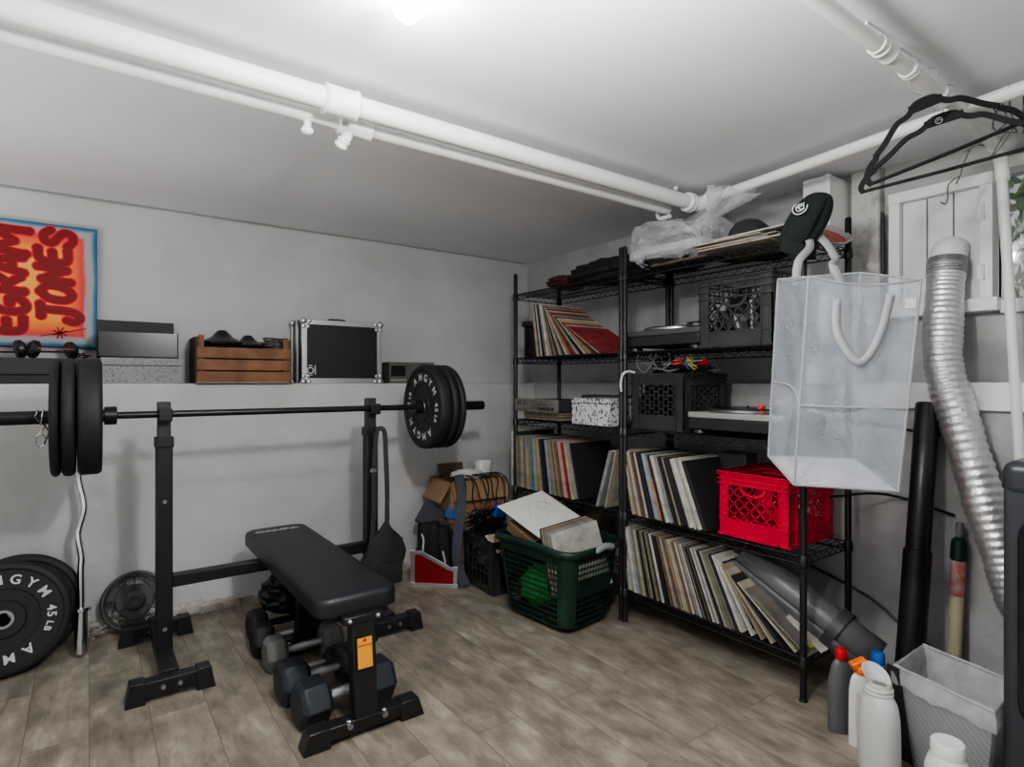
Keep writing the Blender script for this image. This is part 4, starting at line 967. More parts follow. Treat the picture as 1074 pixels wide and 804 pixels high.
# receiver and speckled box, third shelf of the corner unit
t = thing('stereo_receiver', 'old beige-fronted stereo receiver lying on a flat pile of records', 'receiver', (2.30, 2.735, 1.018))
MB().box(-.13,.20,-.20,.20,.004,.072).build('housing', DGREY, t, bevel=.003)
FP = mat('brushed_beige', (.27,.255,.215), .42, .5, var=.2, vscale=10)
b = MB(); b.box(-.142,-.13,-.205,.205,0,.078); b.build('faceplate', FP, t, bevel=.002)
for y in (.17,.14,.10,.075,-.03,-.055,-.08,-.105,-.16): MB().cyl((-.142,y,.056),(-.156,y,.056),.008,12).build('knob', STEEL, t)
for y in (.17,.12,.085): MB().cyl((-.142,y,.022),(-.153,y,.022),.006,10).build('knob', STEEL, t)
MB().cyl((-.142,.025,.042),(-.164,.025,.042),.022,24).build('volume_knob', FP, t)
b = MB()
for y in (-.04,-.07,-.10,-.13,-.165): b.box(-.150,-.142,y-.009,y+.009,.014,.030)
b.build('button_row', DGREY, t, bevel=.001)
SPK = speckle('white_terrazzo', (.60,.60,.62), (.06,.055,.05), 62, .54, .60)
t = thing('speckled_box', 'white box with black speckles on the third shelf below the fanned records', 'box', (2.295, 2.255, .967))
MB().box(-.13,.13,-.125,.16,0,.115).build('box_tray', SPK, t, bevel=.002); MB().box(-.132,.132,-.127,.162,.118,.142).build('box_lid', SPK, t, bevel=.002)
t = thing('amplifier', 'flat dark amplifier behind the white speckled box', 'amplifier', (2.44, 2.42, .967)); MB().box(-.04,.06,-.20,.17,0,.155).build('housing', DGREY, t, bevel=.004); MB().box(-.044,-.04,-.19,.16,.02,.14).build('front_panel', PLAST, t)
# ribbed black tub
b = MB(); prof = [(.0,0),(.070,0)]
for i in range(15): z = .008+.0118*i; prof += [(.072,z),(.079,z+.004),(.072,z+.008)]
prof += [(.080,.188),(.092,.196),(.094,.218),(.088,.220),(.084,.20),(.0,.198)]
b.lathe(prof, 40); tag(b.build('ribbed_tub', PLAST), 'ribbed round black tub at the corner end of the second shelf', 'tub').location = (2.255, 2.845, 1.350)

# ------------------------------------------------------------------ top shelf things
b = MB(); b.blob((0,0,.055),(.16,.30,.07),40,20,.10,3,fq=4,flat=-.055); b.blob((-.02,-.10,.05),(.13,.16,.055),24,14,.12,6,fq=5,flat=-.05)
tag(b.build('folded_jacket', FAB), 'bunched black jacket spread on the top shelf beside the clear plastic bag', 'jacket').location = (2.36, 2.28, 1.755)
b = MB(); b.blob((0,0,.04),(.12,.09,.045),24,14,.14,13,fq=4,flat=-.04); tag(b.build('winter_hat', mat('dark_red_brown', (.06,.02,.016), .9, bump=.3, bscale=80)), 'dark red-brown knitted hat at the corner end of the black jacket', 'hat').location = (2.34, 2.66, 1.755)
b = MB(); b.blob((0,0,.03),(.15,.18,.035),28,14,.12,17,fq=5,flat=-.03); tag(b.build('folded_shirt', mat('black_cloth_b', (.016,.018,.015), .9, bump=.4, bscale=60)), 'flattened black cloth under the clear plastic bag', 'cloth').location = (2.36, 1.87, 1.755)
CLEAR = film('clear_plastic', (.90,.91,.93), .30, .18, .35, .18, 7)
t = thing('plastic_bag', 'clear plastic bag wrapped round a pale slab, knotted below the ceiling pipe', 'bag', (2.36, 1.82, 1.80))
b = MB()
def bagbody(u, v):
    th = PI*u; a = 2*PI*v; sx = math.copysign(abs(math.cos(a))**.35, math.cos(a)); sy = math.copysign(abs(math.sin(a))**.35, math.sin(a)); k = math.sin(th)**.3
    w = .014*math.sin(9*a+5*u)+.010*math.sin(23*a-9*u)+.008*math.sin(31*u+4*a)
    return ((.17*sx+w)*k, (.235*sy+w)*k+.0, .07-.085*math.cos(th)**1+ (.03*math.sin(3*a) if u > .6 else 0)+w)
b.surf(bagbody, 24, 60, cv=True); b.build('bag_body', CLEAR, t, smooth=40)
b = MB()
def neck(u, v):
    a = 2*PI*v; r = [.10,.055,.028,.05,.085,.11]; i = min(int(u*5), 4); f = u*5-i; q = r[i]*(1-f)+r[i+1]*f; q *= 1+.22*math.sin(7*a+3*u)+.1*math.sin(13*a)
    return (-.03+q*math.cos(a)*.75-.02*u, -.10-.22*u+q*math.sin(a), .11+.14*u+.04*math.sin(a)*u)
b.surf(neck, 20, 36, cv=True); b.build('gathered_neck', CLEAR, t, smooth=40)
b = MB(); b.box(-.155,.155,-.215,.215,.004,.055); b.build('wrapped_slab', film('frosted_slab', (.82,.85,.90), .6, .5, .3), t, bevel=.015, seg=3)
def cap(label, loc, rz, m, tilt=0, emblem=None):
    t = thing('baseball_hat', label, 'cap', loc, rot=(tilt, 0, rz))
    b = MB(); b.lathe([(.092,0),(.094,.02),(.090,.055),(.074,.088),(.045,.108),(.012,.115),(0,.1155)], 32); b.build('crown', m, t)
    b = MB()
    def br(u, v):
        a = R(-65+130*v); r = .090+.075*u*math.cos(R(-65+130*v)*1.1)
        return (r*math.sin(a), -r*math.cos(a), .006-.02*u-.012*math.sin(a)**2)
    b.surf(br, 6, 16); b.build('brim', m, t, solid=.004)
    MB().blob((0,0,.116),(.008,.008,.004),10,6).build('top_button', m, t)
    return t
cap('dark grey cap lying upside down on the records of the top shelf', (2.36, 1.47, 1.80), R(60), mat('charcoal_twill', (.03,.03,.033), .9, bump=.3, bscale=120), R(14))
b = MB(); b.rbox((0,0,.01),(.05,.10,.012)); tag(b.build('wood_stick', mat('orange_wood', (.48,.24,.07), .6), bevel=.003), 'short orange wooden piece lying on the top shelf records', 'wood').location = (2.22, 1.36, 1.80)
b = MB(); b.box(2.22,2.26,1.55,1.90,1.757,1.77); b.box(2.26,2.5,1.55,1.62,1.757,1.77); tag(b.build('cardboard_sheet', mat('brown_strip', (.13,.095,.05), .7), bevel=.002), 'brown cardboard edge lying beside the clear plastic bag', 'cardboard')
t = thing('red_tin', 'red printed tin behind the black cap on the top shelf', 'tin', (2.47, 1.42, 1.757)); MB().lathe([(0,0),(.075,0),(.078,.004),(.078,.095),(.076,.098)], 32).build('tin_body', mat('red_print_tin', (.33,.05,.06), .5, var=.7, vscale=40, dark=(.05,.02,.02)), t); MB().lathe([(.079,.098),(.081,.099),(.081,.118),(.07,.122),(0,.122)], 32).build('tin_lid', mat('dull_red_lid', (.36,.10,.11), .5), t)
t = thing('paper_bowl', 'shallow bowl with a red inside at the end of the top shelf', 'bowl', (2.44, 1.205, 1.765), rot=(R(30), R(-20), 0)); MB().lathe([(0,.0),(.05,.0),(.105,.04),(.115,.055),(.112,.057),(.10,.042),(.048,.006),(0,.006)], 36).build('bowl_shell', mat('grey_rim', (.45,.45,.43), .6), t); MB().lathe([(0,.008),(.048,.008),(.096,.040)], 36).build('red_lining', mat('red_pattern', (.45,.07,.07), .6, var=.6, vscale=50, dark=(.5,.22,.16)), t)

# ------------------------------------------------------------------ corner pile on the floor
t = thing('cardboard_box', 'open brown cardboard box with cables over its edge, top of the corner pile', 'box', (1.985, 3.215, .335), R(-4))
b = MB(); w, d, h, k = .20, .15, .25, .004
b.box(-w,w,-d,-d+k,0,h); b.box(-w,w,d-k,d,0,h); b.box(-w,-w+k,-d,d,0,h); b.box(w-k,w,-d,d,0,h); b.box(-w,w,-d,d,0,k); b.build('box_wall', CARD, t, smooth=0)
b = MB(); b.rbox((-w-.03,-.02,h-.06),(.004,.26,.14),(0,R(35),0)); b.build('side_flap', CARD, t, smooth=0)
b = MB(); b.rbox((0,-d-.02,h-.055),(.38,.004,.125),(R(-20),0,0)); b.build('front_flap', CARD, t, smooth=0)
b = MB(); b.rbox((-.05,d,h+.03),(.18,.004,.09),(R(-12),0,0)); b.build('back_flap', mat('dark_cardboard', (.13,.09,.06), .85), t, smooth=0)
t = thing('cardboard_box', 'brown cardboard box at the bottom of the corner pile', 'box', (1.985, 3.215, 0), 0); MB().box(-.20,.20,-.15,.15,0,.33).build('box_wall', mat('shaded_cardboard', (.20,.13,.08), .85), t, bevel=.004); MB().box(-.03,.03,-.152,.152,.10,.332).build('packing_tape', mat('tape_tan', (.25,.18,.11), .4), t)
b = MB(); b.blob((0,0,0),(.11,.07,.035),20,12,.15,2); tag(b.build('crumpled_paper', PAPER), 'white crumpled paper poking out of the open cardboard box', 'paper').location = (1.98, 3.22, .60)
b = MB(); b.lathe([(.0,0),(.045,0),(.06,.05),(.062,.085),(.057,.085),(.055,.05),(.0,.01)], 24); tag(b.build('white_cup', WHT), 'white cup standing in the open cardboard box near the shelf', 'cup').location = (2.12, 3.24, .585)
q = random.Random(4)
for i in range(9):
    x = 1.85+.035*i+q.uniform(-.02,.02); y = 3.02-.004*i
    cable([(x+q.uniform(-.04,.04),3.18,.60),(x,3.08,.615),(x+.01,y+.01,.585),(x+q.uniform(-.03,.03),y-.02,.50),(x+q.uniform(-.06,.06),y-.03,.40),(x+q.uniform(-.06,.06),y-.02,.34+q.uniform(0,.05)),(x+q.uniform(-.05,.05),y-.03,.40)], .004, PLAST, 'thin black cable draped down the front of the open cardboard box', 'cables over the cardboard box')
for i in range(8):
    P = [(1.97+q.uniform(-.13,.13), 2.98+q.uniform(-.03,.03), .36+q.uniform(-.06,.07)) for _ in range(8)]
    cable(P, .0035, PLAST, 'thin black cable knotted in the heap above the floor milk crate', 'cables above the floor crate')
RC = mat('red_cable', (.35,.05,.03), .5)
cable([(1.92,2.99,.46),(1.94,2.97,.43),(1.96,2.98,.40),(2.02,2.97,.44),(2.03,2.98,.47)], .005, RC, 'short red cable among the black ones below the cardboard box', None)
# blue and dark panels
b = MB(); b.rbox((0,0,0),(.24,.028,.15)); o = b.build('dark_panel', mat('slate_panel', (.028,.032,.042), .5), bevel=.003); tag(o, 'dark slate board tilted behind the black padded pouches', 'board'); o.location = (1.73, 3.16, .355); o.rotation_euler = (R(-35), R(30), R(-32))
b = MB(); b.rbox((0,0,0),(.10,.02,.08)); o = b.build('blue_carton', mat('blue_card', (.02,.09,.30), .5), bevel=.003); tag(o, 'small bright blue carton between the slate board and dark strap', 'carton'); o.location = (1.80, 3.08, .40); o.rotation_euler = (R(-20), R(20), R(-20))
b = MB(); b.rbox((0,0,0),(.09,.05,.08)); o = b.build('blue_carton', mat('blue_card', (0,0,0)), bevel=.003); tag(o, 'bright blue carton at the corner of the green laundry basket', 'carton'); o.location = (2.06, 2.98, .40); o.rotation_euler = (R(10), R(10), R(20))
b = MB(); Q = catmull([(1.80,3.02,.64),(1.795,2.98,.50),(1.76,2.955,.34),(1.735,2.94,.20),(1.75,2.93,.10),(1.77,2.90,.012)], 8)
for a, c in zip(Q[:-1], Q[1:]): b.bar(a, c+(c-a)*.06, .055, .005, (-.5,-.8,.2))
tag(b.build('luggage_strap', mat('navy_webbing', (.05,.057,.075), .7), bevel=.001), 'wide dark navy strap hanging down beside the red case', 'strap')
b = MB(); b.box(1.70,1.84,3.06,3.38,0,.30); tag(b.build('black_case', FAB, bevel=.02), 'black soft case standing behind the strap in the corner pile', 'case')
# red record case: frame axes u (across) and v (into the corner)
t = thing('record_case', 'small open flight case with red sides and slanted aluminium edges', 'case', (1.533, 3.115, 0), R(-43))
RED = mat('dark_red_panel', (.22,.008,.012), .4, var=.3, vscale=15)
def slant(y0, y1, inset):
    i = inset; return [(i, i), (.272-i, i), (.272-i, .118-i*1.2), (.235-i*.6, .118-i*1.0), (.06, .205-i), (i, .205-i)]
MX = Matrix(((1,0,0,0),(0,0,1,0),(0,1,0,0),(0,0,0,1)))
b = MB(); b.prism(slant(0,0,.004), 0, .010, MX); b.prism(slant(0,0,.004), .17, .18, MX); b.box(0,.272,0,.18,0,.008); b.box(0,.008,0,.18,0,.19); b.box(.264,.272,0,.18,0,.11); b.build('red_panel', RED, t, weld=False)
b = MB(); P = slant(0,0,.008)
for yy in (-.003, .183):
    for p, q in zip(P, P[1:]+P[:1]): b.bar((p[0],yy,p[1]), (q[0],yy,q[1]), .010, .024, (0,0,1) if abs(q[0]-p[0]) > .02 else (1,0,0))
for p in P[:2]: b.bar((p[0],0,p[1]),(p[0],.18,p[1]), .02, .02)
b.build('edge_trim', ALU, t, bevel=.002)
for p in (P[0], P[1], P[2], P[5]):
    b = MB(); b.rbox((p[0],-.006,p[1]), (.034,.012,.034)); b.build('corner_cap', ALU, t, bevel=.005)
PAD = mat('black_padding', (.016,.016,.017), .85, bump=.4, bscale=70); WS = mat('white_piping', (.6,.6,.6), .6)
for i, (x, h, y, tl) in enumerate(((.055,.34,.09,2),(.125,.345,.095,-2),(.20,.32,.10,-6))):
    M = t.matrix_world.copy()
    o = thing('padded_pouch', ('black padded pouch with white curved stripe in the red case, beside the black sling bag','middle black padded pouch standing in the red case','black padded pouch in the red case beside the navy strap')[i], 'pouch', (1.533+x*.731+y*.682, 3.115-x*.682+y*.731, .010), R(-43), 'padded pouches in the red case', )
    b = MB(); out = rrect(.072, .13, .03, 5); n = len(out); vs = []; lay_ = [(0,.9),(.02,1),(h-.05,1),(h-.02,.9),(h,.6)]
    for z, k in lay_:
        for px, py in out: vs.append((px*k+math.sin(R(tl))*z, py*k, z))
    b.add(vs, [tuple(range(n))[::-1], tuple(range((len(lay_)-1)*n, len(lay_)*n))]+[(a*n+j, a*n+(j+1)%n, (a+1)*n+(j+1)%n, (a+1)*n+j) for a in range(len(lay_)-1) for j in range(n)])
    b.build('pouch_body', PAD, o, smooth=50)
    if i in (0, 2):
        b = MB(); Q = catmull([(.0,-.067,h-.05),(.012,-.0675,h-.09),(.006,-.0675,.16),(.022,-.065,.05)] if i == 0 else [(-.02,-.067,.19),(-.005,-.0675,.12),(-.012,-.0675,.04)], 6)
        for a, c in zip(Q[:-1], Q[1:]): b.bar(a, c+(c-a)*.1, .009, .004, (0,1,0))
        b.build('white_stripe', WS, o)
# olive carton on the corner unit's bottom shelf
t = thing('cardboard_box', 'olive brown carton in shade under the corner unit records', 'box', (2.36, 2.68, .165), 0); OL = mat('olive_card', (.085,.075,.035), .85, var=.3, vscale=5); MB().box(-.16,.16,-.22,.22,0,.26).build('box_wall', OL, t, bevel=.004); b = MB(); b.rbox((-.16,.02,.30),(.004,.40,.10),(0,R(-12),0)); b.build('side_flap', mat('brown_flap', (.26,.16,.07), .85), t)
# ------------------------------------------------------------------ green laundry basket
GRN = mat('dark_green_plastic', (.010,.040,.026), .42, var=.35, vscale=9, dark=(.004,.016,.011))
t = thing('laundry_basket', 'dark green plastic laundry basket with round holes, filled with records', 'basket', (1.945, 2.285, 0), R(6))
BW, BD, BH = .40, .54, .405
def wall_pt(u, w, d=0):
    k = .80+.20*(w/BH); ww, dd, r = BW*k, BD*k, .07*k
    per = [ww-2*r, PI*r/2, dd-2*r, PI*r/2]*2; tot = sum(per); s = (u % 1)*tot; i = 0
    while s > per[i]+1e-9: s -= per[i]; i += 1
    cs = [(-ww/2+r,-dd/2),(ww/2-r,-dd/2+r),(ww/2,-dd/2+r),(ww/2-r,dd/2-r),(ww/2-r,dd/2),(-ww/2+r,dd/2-r),(-ww/2,dd/2-r),(-ww/2+r,-dd/2+r)]
    dirs = [(1,0),None,(0,1),None,(-1,0),None,(0,-1),None]; st = [0,-90,0,0,0,90,0,180]
    if dirs[i]:
        x, y = cs[i][0]+dirs[i][0]*s, cs[i][1]+dirs[i][1]*s; nx, ny = dirs[i][1], -dirs[i][0]
    else:
        a = R(st[i]+90*s/per[i]); x, y = cs[i][0]+r*math.cos(a), cs[i][1]+r*math.sin(a); nx, ny = math.cos(a), math.sin(a)
    return (x+nx*d, y+ny*d, w)
bm = bmesh.new(); NU, NV = 76, 14; g = [[bm.verts.new(wall_pt(i/NU, .008+(BH-.01)*j/NV)) for j in range(NV+1)] for i in range(NU)]
holes = []
# straight stretches of the perimeter in units of u
r_ = .07; per = [BW-2*r_, PI*r_/2, BD-2*r_, PI*r_/2]*2; tot = sum(per); acc = 0; spans = []
for i, p in enumerate(per):
    if i % 2 == 0: spans.append((acc/tot+.006, (acc+p)/tot-.006, i))
    acc += p
for i in range(NU):
    for j in range(NV):
        f = bm.faces.new((g[i][j], g[(i+1)%NU][j], g[(i+1)%NU][j+1], g[i][j+1]))
        um = (i+.5)/NU; sp = [s for s in spans if s[0] < um < s[1]]
        if sp and 1 <= j <= 11 and not (sp[0][2] in (0, 4) and 6 <= j <= 8): holes.append(f)
res = bmesh.ops.inset_individual(bm, faces=holes, thickness=.0042, use_even_offset=True)
bmesh.ops.delete(bm, geom=holes, context='FACES_ONLY')
bot = bm.faces.new([g[i][0] for i in range(NU)][::-1])
bmesh.ops.recalc_face_normals(bm, faces=bm.faces)
me = bpy.data.meshes.new('basket_wall'); bm.to_mesh(me); bm.free(); me.materials.append(GRN)
for p in me.polygons: p.use_smooth = True
o = bpy.data.objects.new('basket_wall', me); COL.objects.link(o); o.parent = t
q = o.modifiers.new('solid', 'SOLIDIFY'); q.thickness = .004; q = o.modifiers.new('sub', 'SUBSURF'); q.levels = q.render_levels = 1
b = MB()
def rimf(u, v):
    a = 2*PI*v; z0 = BH-.012+.022*math.cos(4*PI*(u-.115))*0; return tuple(V(wall_pt(u, BH, .008+.012*math.cos(a)))+V((0,0,-.012+.018*math.sin(a)+.014*abs(math.sin(2*PI*(u-.06)))**3)))
b.surf(rimf, 96, 10, cu=True, cv=True); b.build('rim', GRN, t, smooth=60)
b = MB(); 
for u0 in (.095, .595):
    b = MB(); Q = [V(wall_pt(u0-.040+.08*i/12, BH-.02, .016))+V((0,0,.004+.016*math.sin(PI*i/12))) for i in range(13)]; b.tube(Q, [.008]+[.016]*11+[.008], 10); b.build('handle', mat('pale_grey_grip', (.30,.31,.33), .45), t)
# a green lit patch shows through: green towel inside
b = MB(); b.blob((0,0,0),(.11,.10,.10),24,14,.12,8); tag(b.build('green_towel', mat('bright_green_cloth', (.03,.30,.05), .9, bump=.3, bscale=60)), 'bright green cloth showing through the holes of the laundry basket', 'cloth').location = (1.885, 2.33, .15)
t = thing('record_sleeve', 'large white record cover with faint line drawing on the laundry basket', 'record', (1.975, 2.425, .492), rot=(R(21), R(-6), R(8)))
MB().box(-.19,.16,-.15,.17,0,.006).build('cover', PAPER, t, bevel=.001)
b = MB(); b.tube(catmull([(-.02,-.05,.0068),(.02,.0,.0068),(.07,-.03,.0068),(.10,.04,.0068),(.05,.09,.0068),(.0,.06,.0068),(.03,.02,.0068),(.12,.10,.0068)], 6), .0012, 4); b.tube(catmull([(-.10,.0,.0068),(-.06,.05,.0068),(-.02,.10,.0068),(.06,.13,.0068)], 6), .001, 4); b.build('line_drawing', mat('pencil_grey', (.40,.40,.40), .8), t)
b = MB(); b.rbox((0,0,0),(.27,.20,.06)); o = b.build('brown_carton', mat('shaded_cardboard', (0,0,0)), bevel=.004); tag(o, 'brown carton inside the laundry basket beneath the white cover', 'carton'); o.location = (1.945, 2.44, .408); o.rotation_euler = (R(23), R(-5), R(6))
y = 2.20; ap = None
for i, (c, th) in enumerate((('black',.010),('tan',.010),('cream',.009),('brown',.010),('cream',.009),('olive',.010),('cream',.010),('grey',.010),('white',.016))):
    a = R(9+1.0*i); y -= th/math.cos(a)+.0045
    M = Matrix.Translation((1.812, y, .165)) @ Matrix.Rotation(R(3), 4, 'Z') @ Matrix.Rotation(R(-4), 4, 'Y') @ Matrix.Rotation(-a, 4, 'X')
    sleeve(c, th, M, f'{("rearmost","second","third","fourth","fifth","sixth","seventh","eighth","front")[i]} {c} record of those leaning in the laundry basket', 'records in the laundry basket')
b = MB(); b.box(2.42,2.52,1.52,1.66,.545,.87); tag(b.build('black_carton', DGREY, bevel=.004), 'plain black carton standing behind the red milk crate', 'carton')
# ------------------------------------------------------------------ mesh laundry bag hung on the shelf post
NET = film('white_mesh_cloth', (.66,.71,.78), .33, .7, .40, .06, 9)
NETB = film('white_mesh_base', (.86,.88,.92), .93, .7, .35)
PIPE = mat('grey_piping', (.30,.30,.31), .7)
FLt, FLb, FRt, FRb = V((1.851,.942,1.534)), V((1.814,.969,.872)), V((2.06,.704,1.512)), V((2.003,.745,.864))
BLt, BLb, BRt, BRb = V((1.964,1.107,1.560)), V((1.936,1.127,.938)), V((2.125,.905,1.570)), V((2.112,.915,.937))
t = thing('mesh_laundry_bag', 'white see-through mesh laundry bag with grey piping hung on the shelf post', 'laundry bag', (0,0,0))
def panel(b, a, c, d, e, bow, nrm, nu=14, nv=18, sd=0, sag=0):
    """bilinear panel a(top0) c(top1) d(bottom0) e(bottom1)"""
    n = V(nrm).normalized(); rr = random.Random(sd); p1, p2 = rr.uniform(0,6), rr.uniform(0,6)
    def f(u, v):
        p = a.lerp(c, u).lerp(d.lerp(e, u), v); s = math.sin(PI*u)*math.sin(PI*v)
        w = s*(bow+.012*math.sin(5*u+4*v+p1)+.008*math.sin(11*u-7*v+p2))
        return p+n*w+V((0,0,-sag*math.sin(PI*u)*(1-v)**3))
    b.surf(f, nu, nv)
b = MB(); panel(b, FLt, FRt, FLb, FRb, .015, (-.75,-.66,0), sd=1, sag=.022); b.build('front_panel', NET, t, smooth=80)
b = MB(); panel(b, BLt, FLt, BLb, FLb, -.025, (-.8,.6,0), sd=2, sag=.01); b.build('side_panel', NET, t, smooth=80)
b = MB(); panel(b, BRt, BLt, BRb, BLb, .01, (.7,.7,0), sd=3); b.build('back_panel', NET, t, smooth=80)
b = MB(); panel(b, FRt, BRt, FRb, BRb, -.02, (.75,-.6,0), sd=4); b.build('side_panel', NET, t, smooth=80)
b = MB(); panel(b, FLb, FRb, BLb, BRb, .006, (0,0,1), sd=5); b.build('base_panel', NETB, t, smooth=80)
b = MB()
def seam(p, q, sag=0, bow=0, n=(0,0,0), r=.0042):
    b.tube([p.lerp(q, i/10)+V((0,0,-sag*math.sin(PI*i/10)))+V(n)*bow*math.sin(PI*i/10) for i in range(11)], r, 6)
for p, q, s in ((FLt,FRt,.022),(BLt,FLt,.01),(BRt,BLt,0),(FRt,BRt,0),(FLt,FLb,0),(FRt,FRb,0),(BLt,BLb,0),(BRt,BRb,0),(FLb,FRb,0),(BLb,FLb,0),(FRb,BRb,0),(BRb,BLb,0)): seam(p, q, s)
b.build('piping', PIPE, t)
b = MB(); m = .62
seam(FLt.lerp(FLb, m), FRt.lerp(FRb, m-.01), .0, .019, (-.75,-.66,0)); seam(BLt.lerp(BLb, m-.04), FLt.lerp(FLb, m), -.02, -.022, (-.8,.6,0)); b.build('middle_seam', PIPE, t)
STRP = film('white_strap', (.50,.51,.53), .85, .8, .2)
def ribbon(b, pts, wd, th, up):
    Q = catmull(pts, 8); n = V(up).normalized(); vs = []
    for i, p in enumerate(Q):
        d = (Q[min(i+1, len(Q)-1)]-Q[max(i-1, 0)]).normalized(); x = d.cross(n).normalized()*wd/2; vs += [p-x, p+x]
    b.add(vs, [(2*i, 2*i+1, 2*i+3, 2*i+2) for i in range(len(Q)-1)])
b = MB(); h0, h1 = BLt.lerp(BRt, .22), BLt.lerp(BRt, .78)
ribbon(b, [h0+V((0,0,-.02)), h0+V((.02,.0,.06)), V((2.125,1.075,1.70)), V((2.172,1.145,1.80)), V((2.19,1.06,1.72)), V((2.15,1.0,1.64)), h1+V((-.02,.02,.03)), h1+V((0,0,-.03))], .028, .003, (-.75,-.66,.1)); b.build('handle', STRP, t, solid=.003, smooth=80)
n_ = V((-.75,-.66,0)); f0, f1 = FLt.lerp(FRt, .25), FLt.lerp(FRt, .72)
b = MB(); ribbon(b, [f0+n_*.012+V((0,0,-.07)), f0+n_*.02+V((0,0,-.18)), f0.lerp(f1,.38)+n_*.03+V((0,0,-.265)), f0.lerp(f1,.75)+n_*.025+V((0,0,-.19)), f1+n_*.018+V((0,0,-.05))], .024, .003, (-.75,-.66,0)); b.build('handle', mat('grey_strap', (.33,.33,.34), .7), t, solid=.003, smooth=80)
b = MB(); b.rbox(FLt.lerp(FRt,.90)+n_*.008+V((0,0,-.075)), (.03,.002,.03), (0,0,R(-48))); b.build('sewn_label', LETTER, t)

# black hat over the post top
t = thing('black_hat', 'black cloth hat with white emblem draped over the top of the shelf post', 'hat', (2.150, 1.105, 1.785), rot=(R(14), R(10), R(-50)))
HB = mat('black_felt', (.011,.015,.015), .92, bump=.35, bscale=220)
b = MB()
def hatf(u, v):
    th = .04+PI*.80*u; a = 2*PI*v
    sx = .064*(1+.10*math.cos(2*a)); k = math.sin(th)**.75
    z = .115*math.cos(th)
    crease = 1-.22*math.exp(-((a-5.3)/.16)**2)*math.sin(th)**2
    return (sx*math.cos(a)*k*crease+.03*z/.115, .058*math.sin(a)*k*crease, z)
b.surf(hatf, 24, 60, cv=True); b.build('crown', HB, t, smooth=70)
b = MB(); b.surf(lambda u, v: (.064*math.cos(R(-150+200*v))*(1+.12*u)-.012, .060*math.sin(R(-150+200*v))*(1+.10*u)-.0, -.055-.05*u-.02*math.sin(PI*v)), 4, 24); b.build('turned_brim', HB, t, solid=.005)
b = MB()
c0 = V((-.040,-.049,.052)); nn = V((-.60,-.72,.35)).normalized(); e1 = nn.cross(V((0,0,1))).normalized(); e2 = e1.cross(nn)
def em(pts, r=.0022, closed=False): b.tube([c0+e1*x+e2*y for x, y in pts], r, 5, closed=closed)
em([(.026*math.cos(R(a)), .026*math.sin(R(a))) for a in range(150, 400, 14)])
em([(.014*math.cos(R(a)), .014*math.sin(R(a))) for a in range(0, 360, 24)], closed=True); em([(-.008,.02),(.0,.004),(.012,-.002)]); em([(-.018,-.004),(0,-.006),(.010,.012)])
b.build('emblem', LETTER, t)

# ------------------------------------------------------------------ hangers on the pipe
VEL = mat('black_velvet', (.016,.017,.017), .95, bump=.3, bscale=300)
def hanger(label, loc, rot, logo):
    t = thing('clothes_hanger', label, 'hanger', loc, rot=rot, group='hangers on the pipe')
    half = [(.004,-.002),(.030,-.006),(.052,-.024),(.070,-.032),(.10,-.040),(.15,-.078),(.185,-.100),(.190,-.108),(.215,-.125),(.232,-.146),(.235,-.160),(.228,-.172)]
    P = catmull([(-x, z) for x, z in half[::-1]]+half, 4)if False else None
    pts = [(0,-x,z) for x, z in half[::-1]]+[(0,x,z) for x, z in half]
    b = MB(); Q = catmull(pts, 4)
    for a, c in zip(Q[:-1], Q[1:]): b.bar(a, c+(c-a)*.05, .0062, .0155, (1,0,0)) if False else b.bar(a, c+(c-a)*.05, .0155, .0062, (1,0,0))
    b.build('shoulder_arm', VEL, t, weld=False, bevel=0)
    b = MB(); b.tube([(0,-.229,-.170),(0,0,-.172),(0,.229,-.170)], .0055, 8); b.build('trouser_bar', VEL, t)
    b = MB(); b.bar((0,-.05,-.016),(0,.05,-.016),.024,.006,(1,0,0)); b.build('neck_plate', VEL, t, bevel=.002)
    b = MB(); Q = [(0,0,-.004),(0,0,.012),(0,.012,.020)]+[(0,.034*math.cos(R(a)),.054+.034*math.sin(R(a))) for a in range(-50, 200, 20)]; b.tube(catmull(Q,3), .0022, 6); hk = b.build('hook', CHROME, t); hk.rotation_euler = (Euler(rot).to_matrix().inverted()).to_euler()
    if logo:
        b = MB()
        b.ring([(.008,.0008),(.0098,.0008),(.0098,-.0008),(.008,-.0008)], 20, T(-.0042,.010,-.016,0,0,PI/2)); b.tube([(-.0042,.004,-.016),(-.0042,.012,-.012),(-.0042,.014,-.020)], .0012, 5); b.build('logo', LETTER, t)
    return t
hanger('black velvet hanger with a round white logo, lower one on the pipe', (2.100, .66, 2.012), (R(-2), 0, R(2)), True)
hanger('plain black velvet hanger, upper tilted one on the pipe', (1.950, .66, 2.016), (R(-22), 0, R(52)), False)
# thin grey wires bunched at the pipe crossing
q = random.Random(6)
for i in range(7):
    y0 = .60-.03*i
    P = [(2.28+q.uniform(-.03,.03), y0, 2.10), (2.30+q.uniform(-.06,.06), y0+q.uniform(-.06,.03), 2.03), (2.33+q.uniform(-.08,.08), y0+q.uniform(-.05,.10), 1.99+q.uniform(-.03,.03)), (2.36+q.uniform(-.08,.08), y0+q.uniform(-.05,.12), 1.98+q.uniform(-.05,.04)), (2.33+q.uniform(-.06,.06), y0+q.uniform(-.05,.05), 2.02), (2.29+q.uniform(-.05,.05), y0-.02, 2.10)]
    cable(P, .0022, GC, 'thin grey wire in the loose bunch above the black hangers', 'wires at the ceiling pipes')
cable([(2.48,.74,1.90),(2.50,.735,1.93),(2.49,.72,1.97),(2.52,.70,2.03),(2.60,.665,2.03)], .0025, GC, 'single wire hook hanging from the bending white pipe', None)
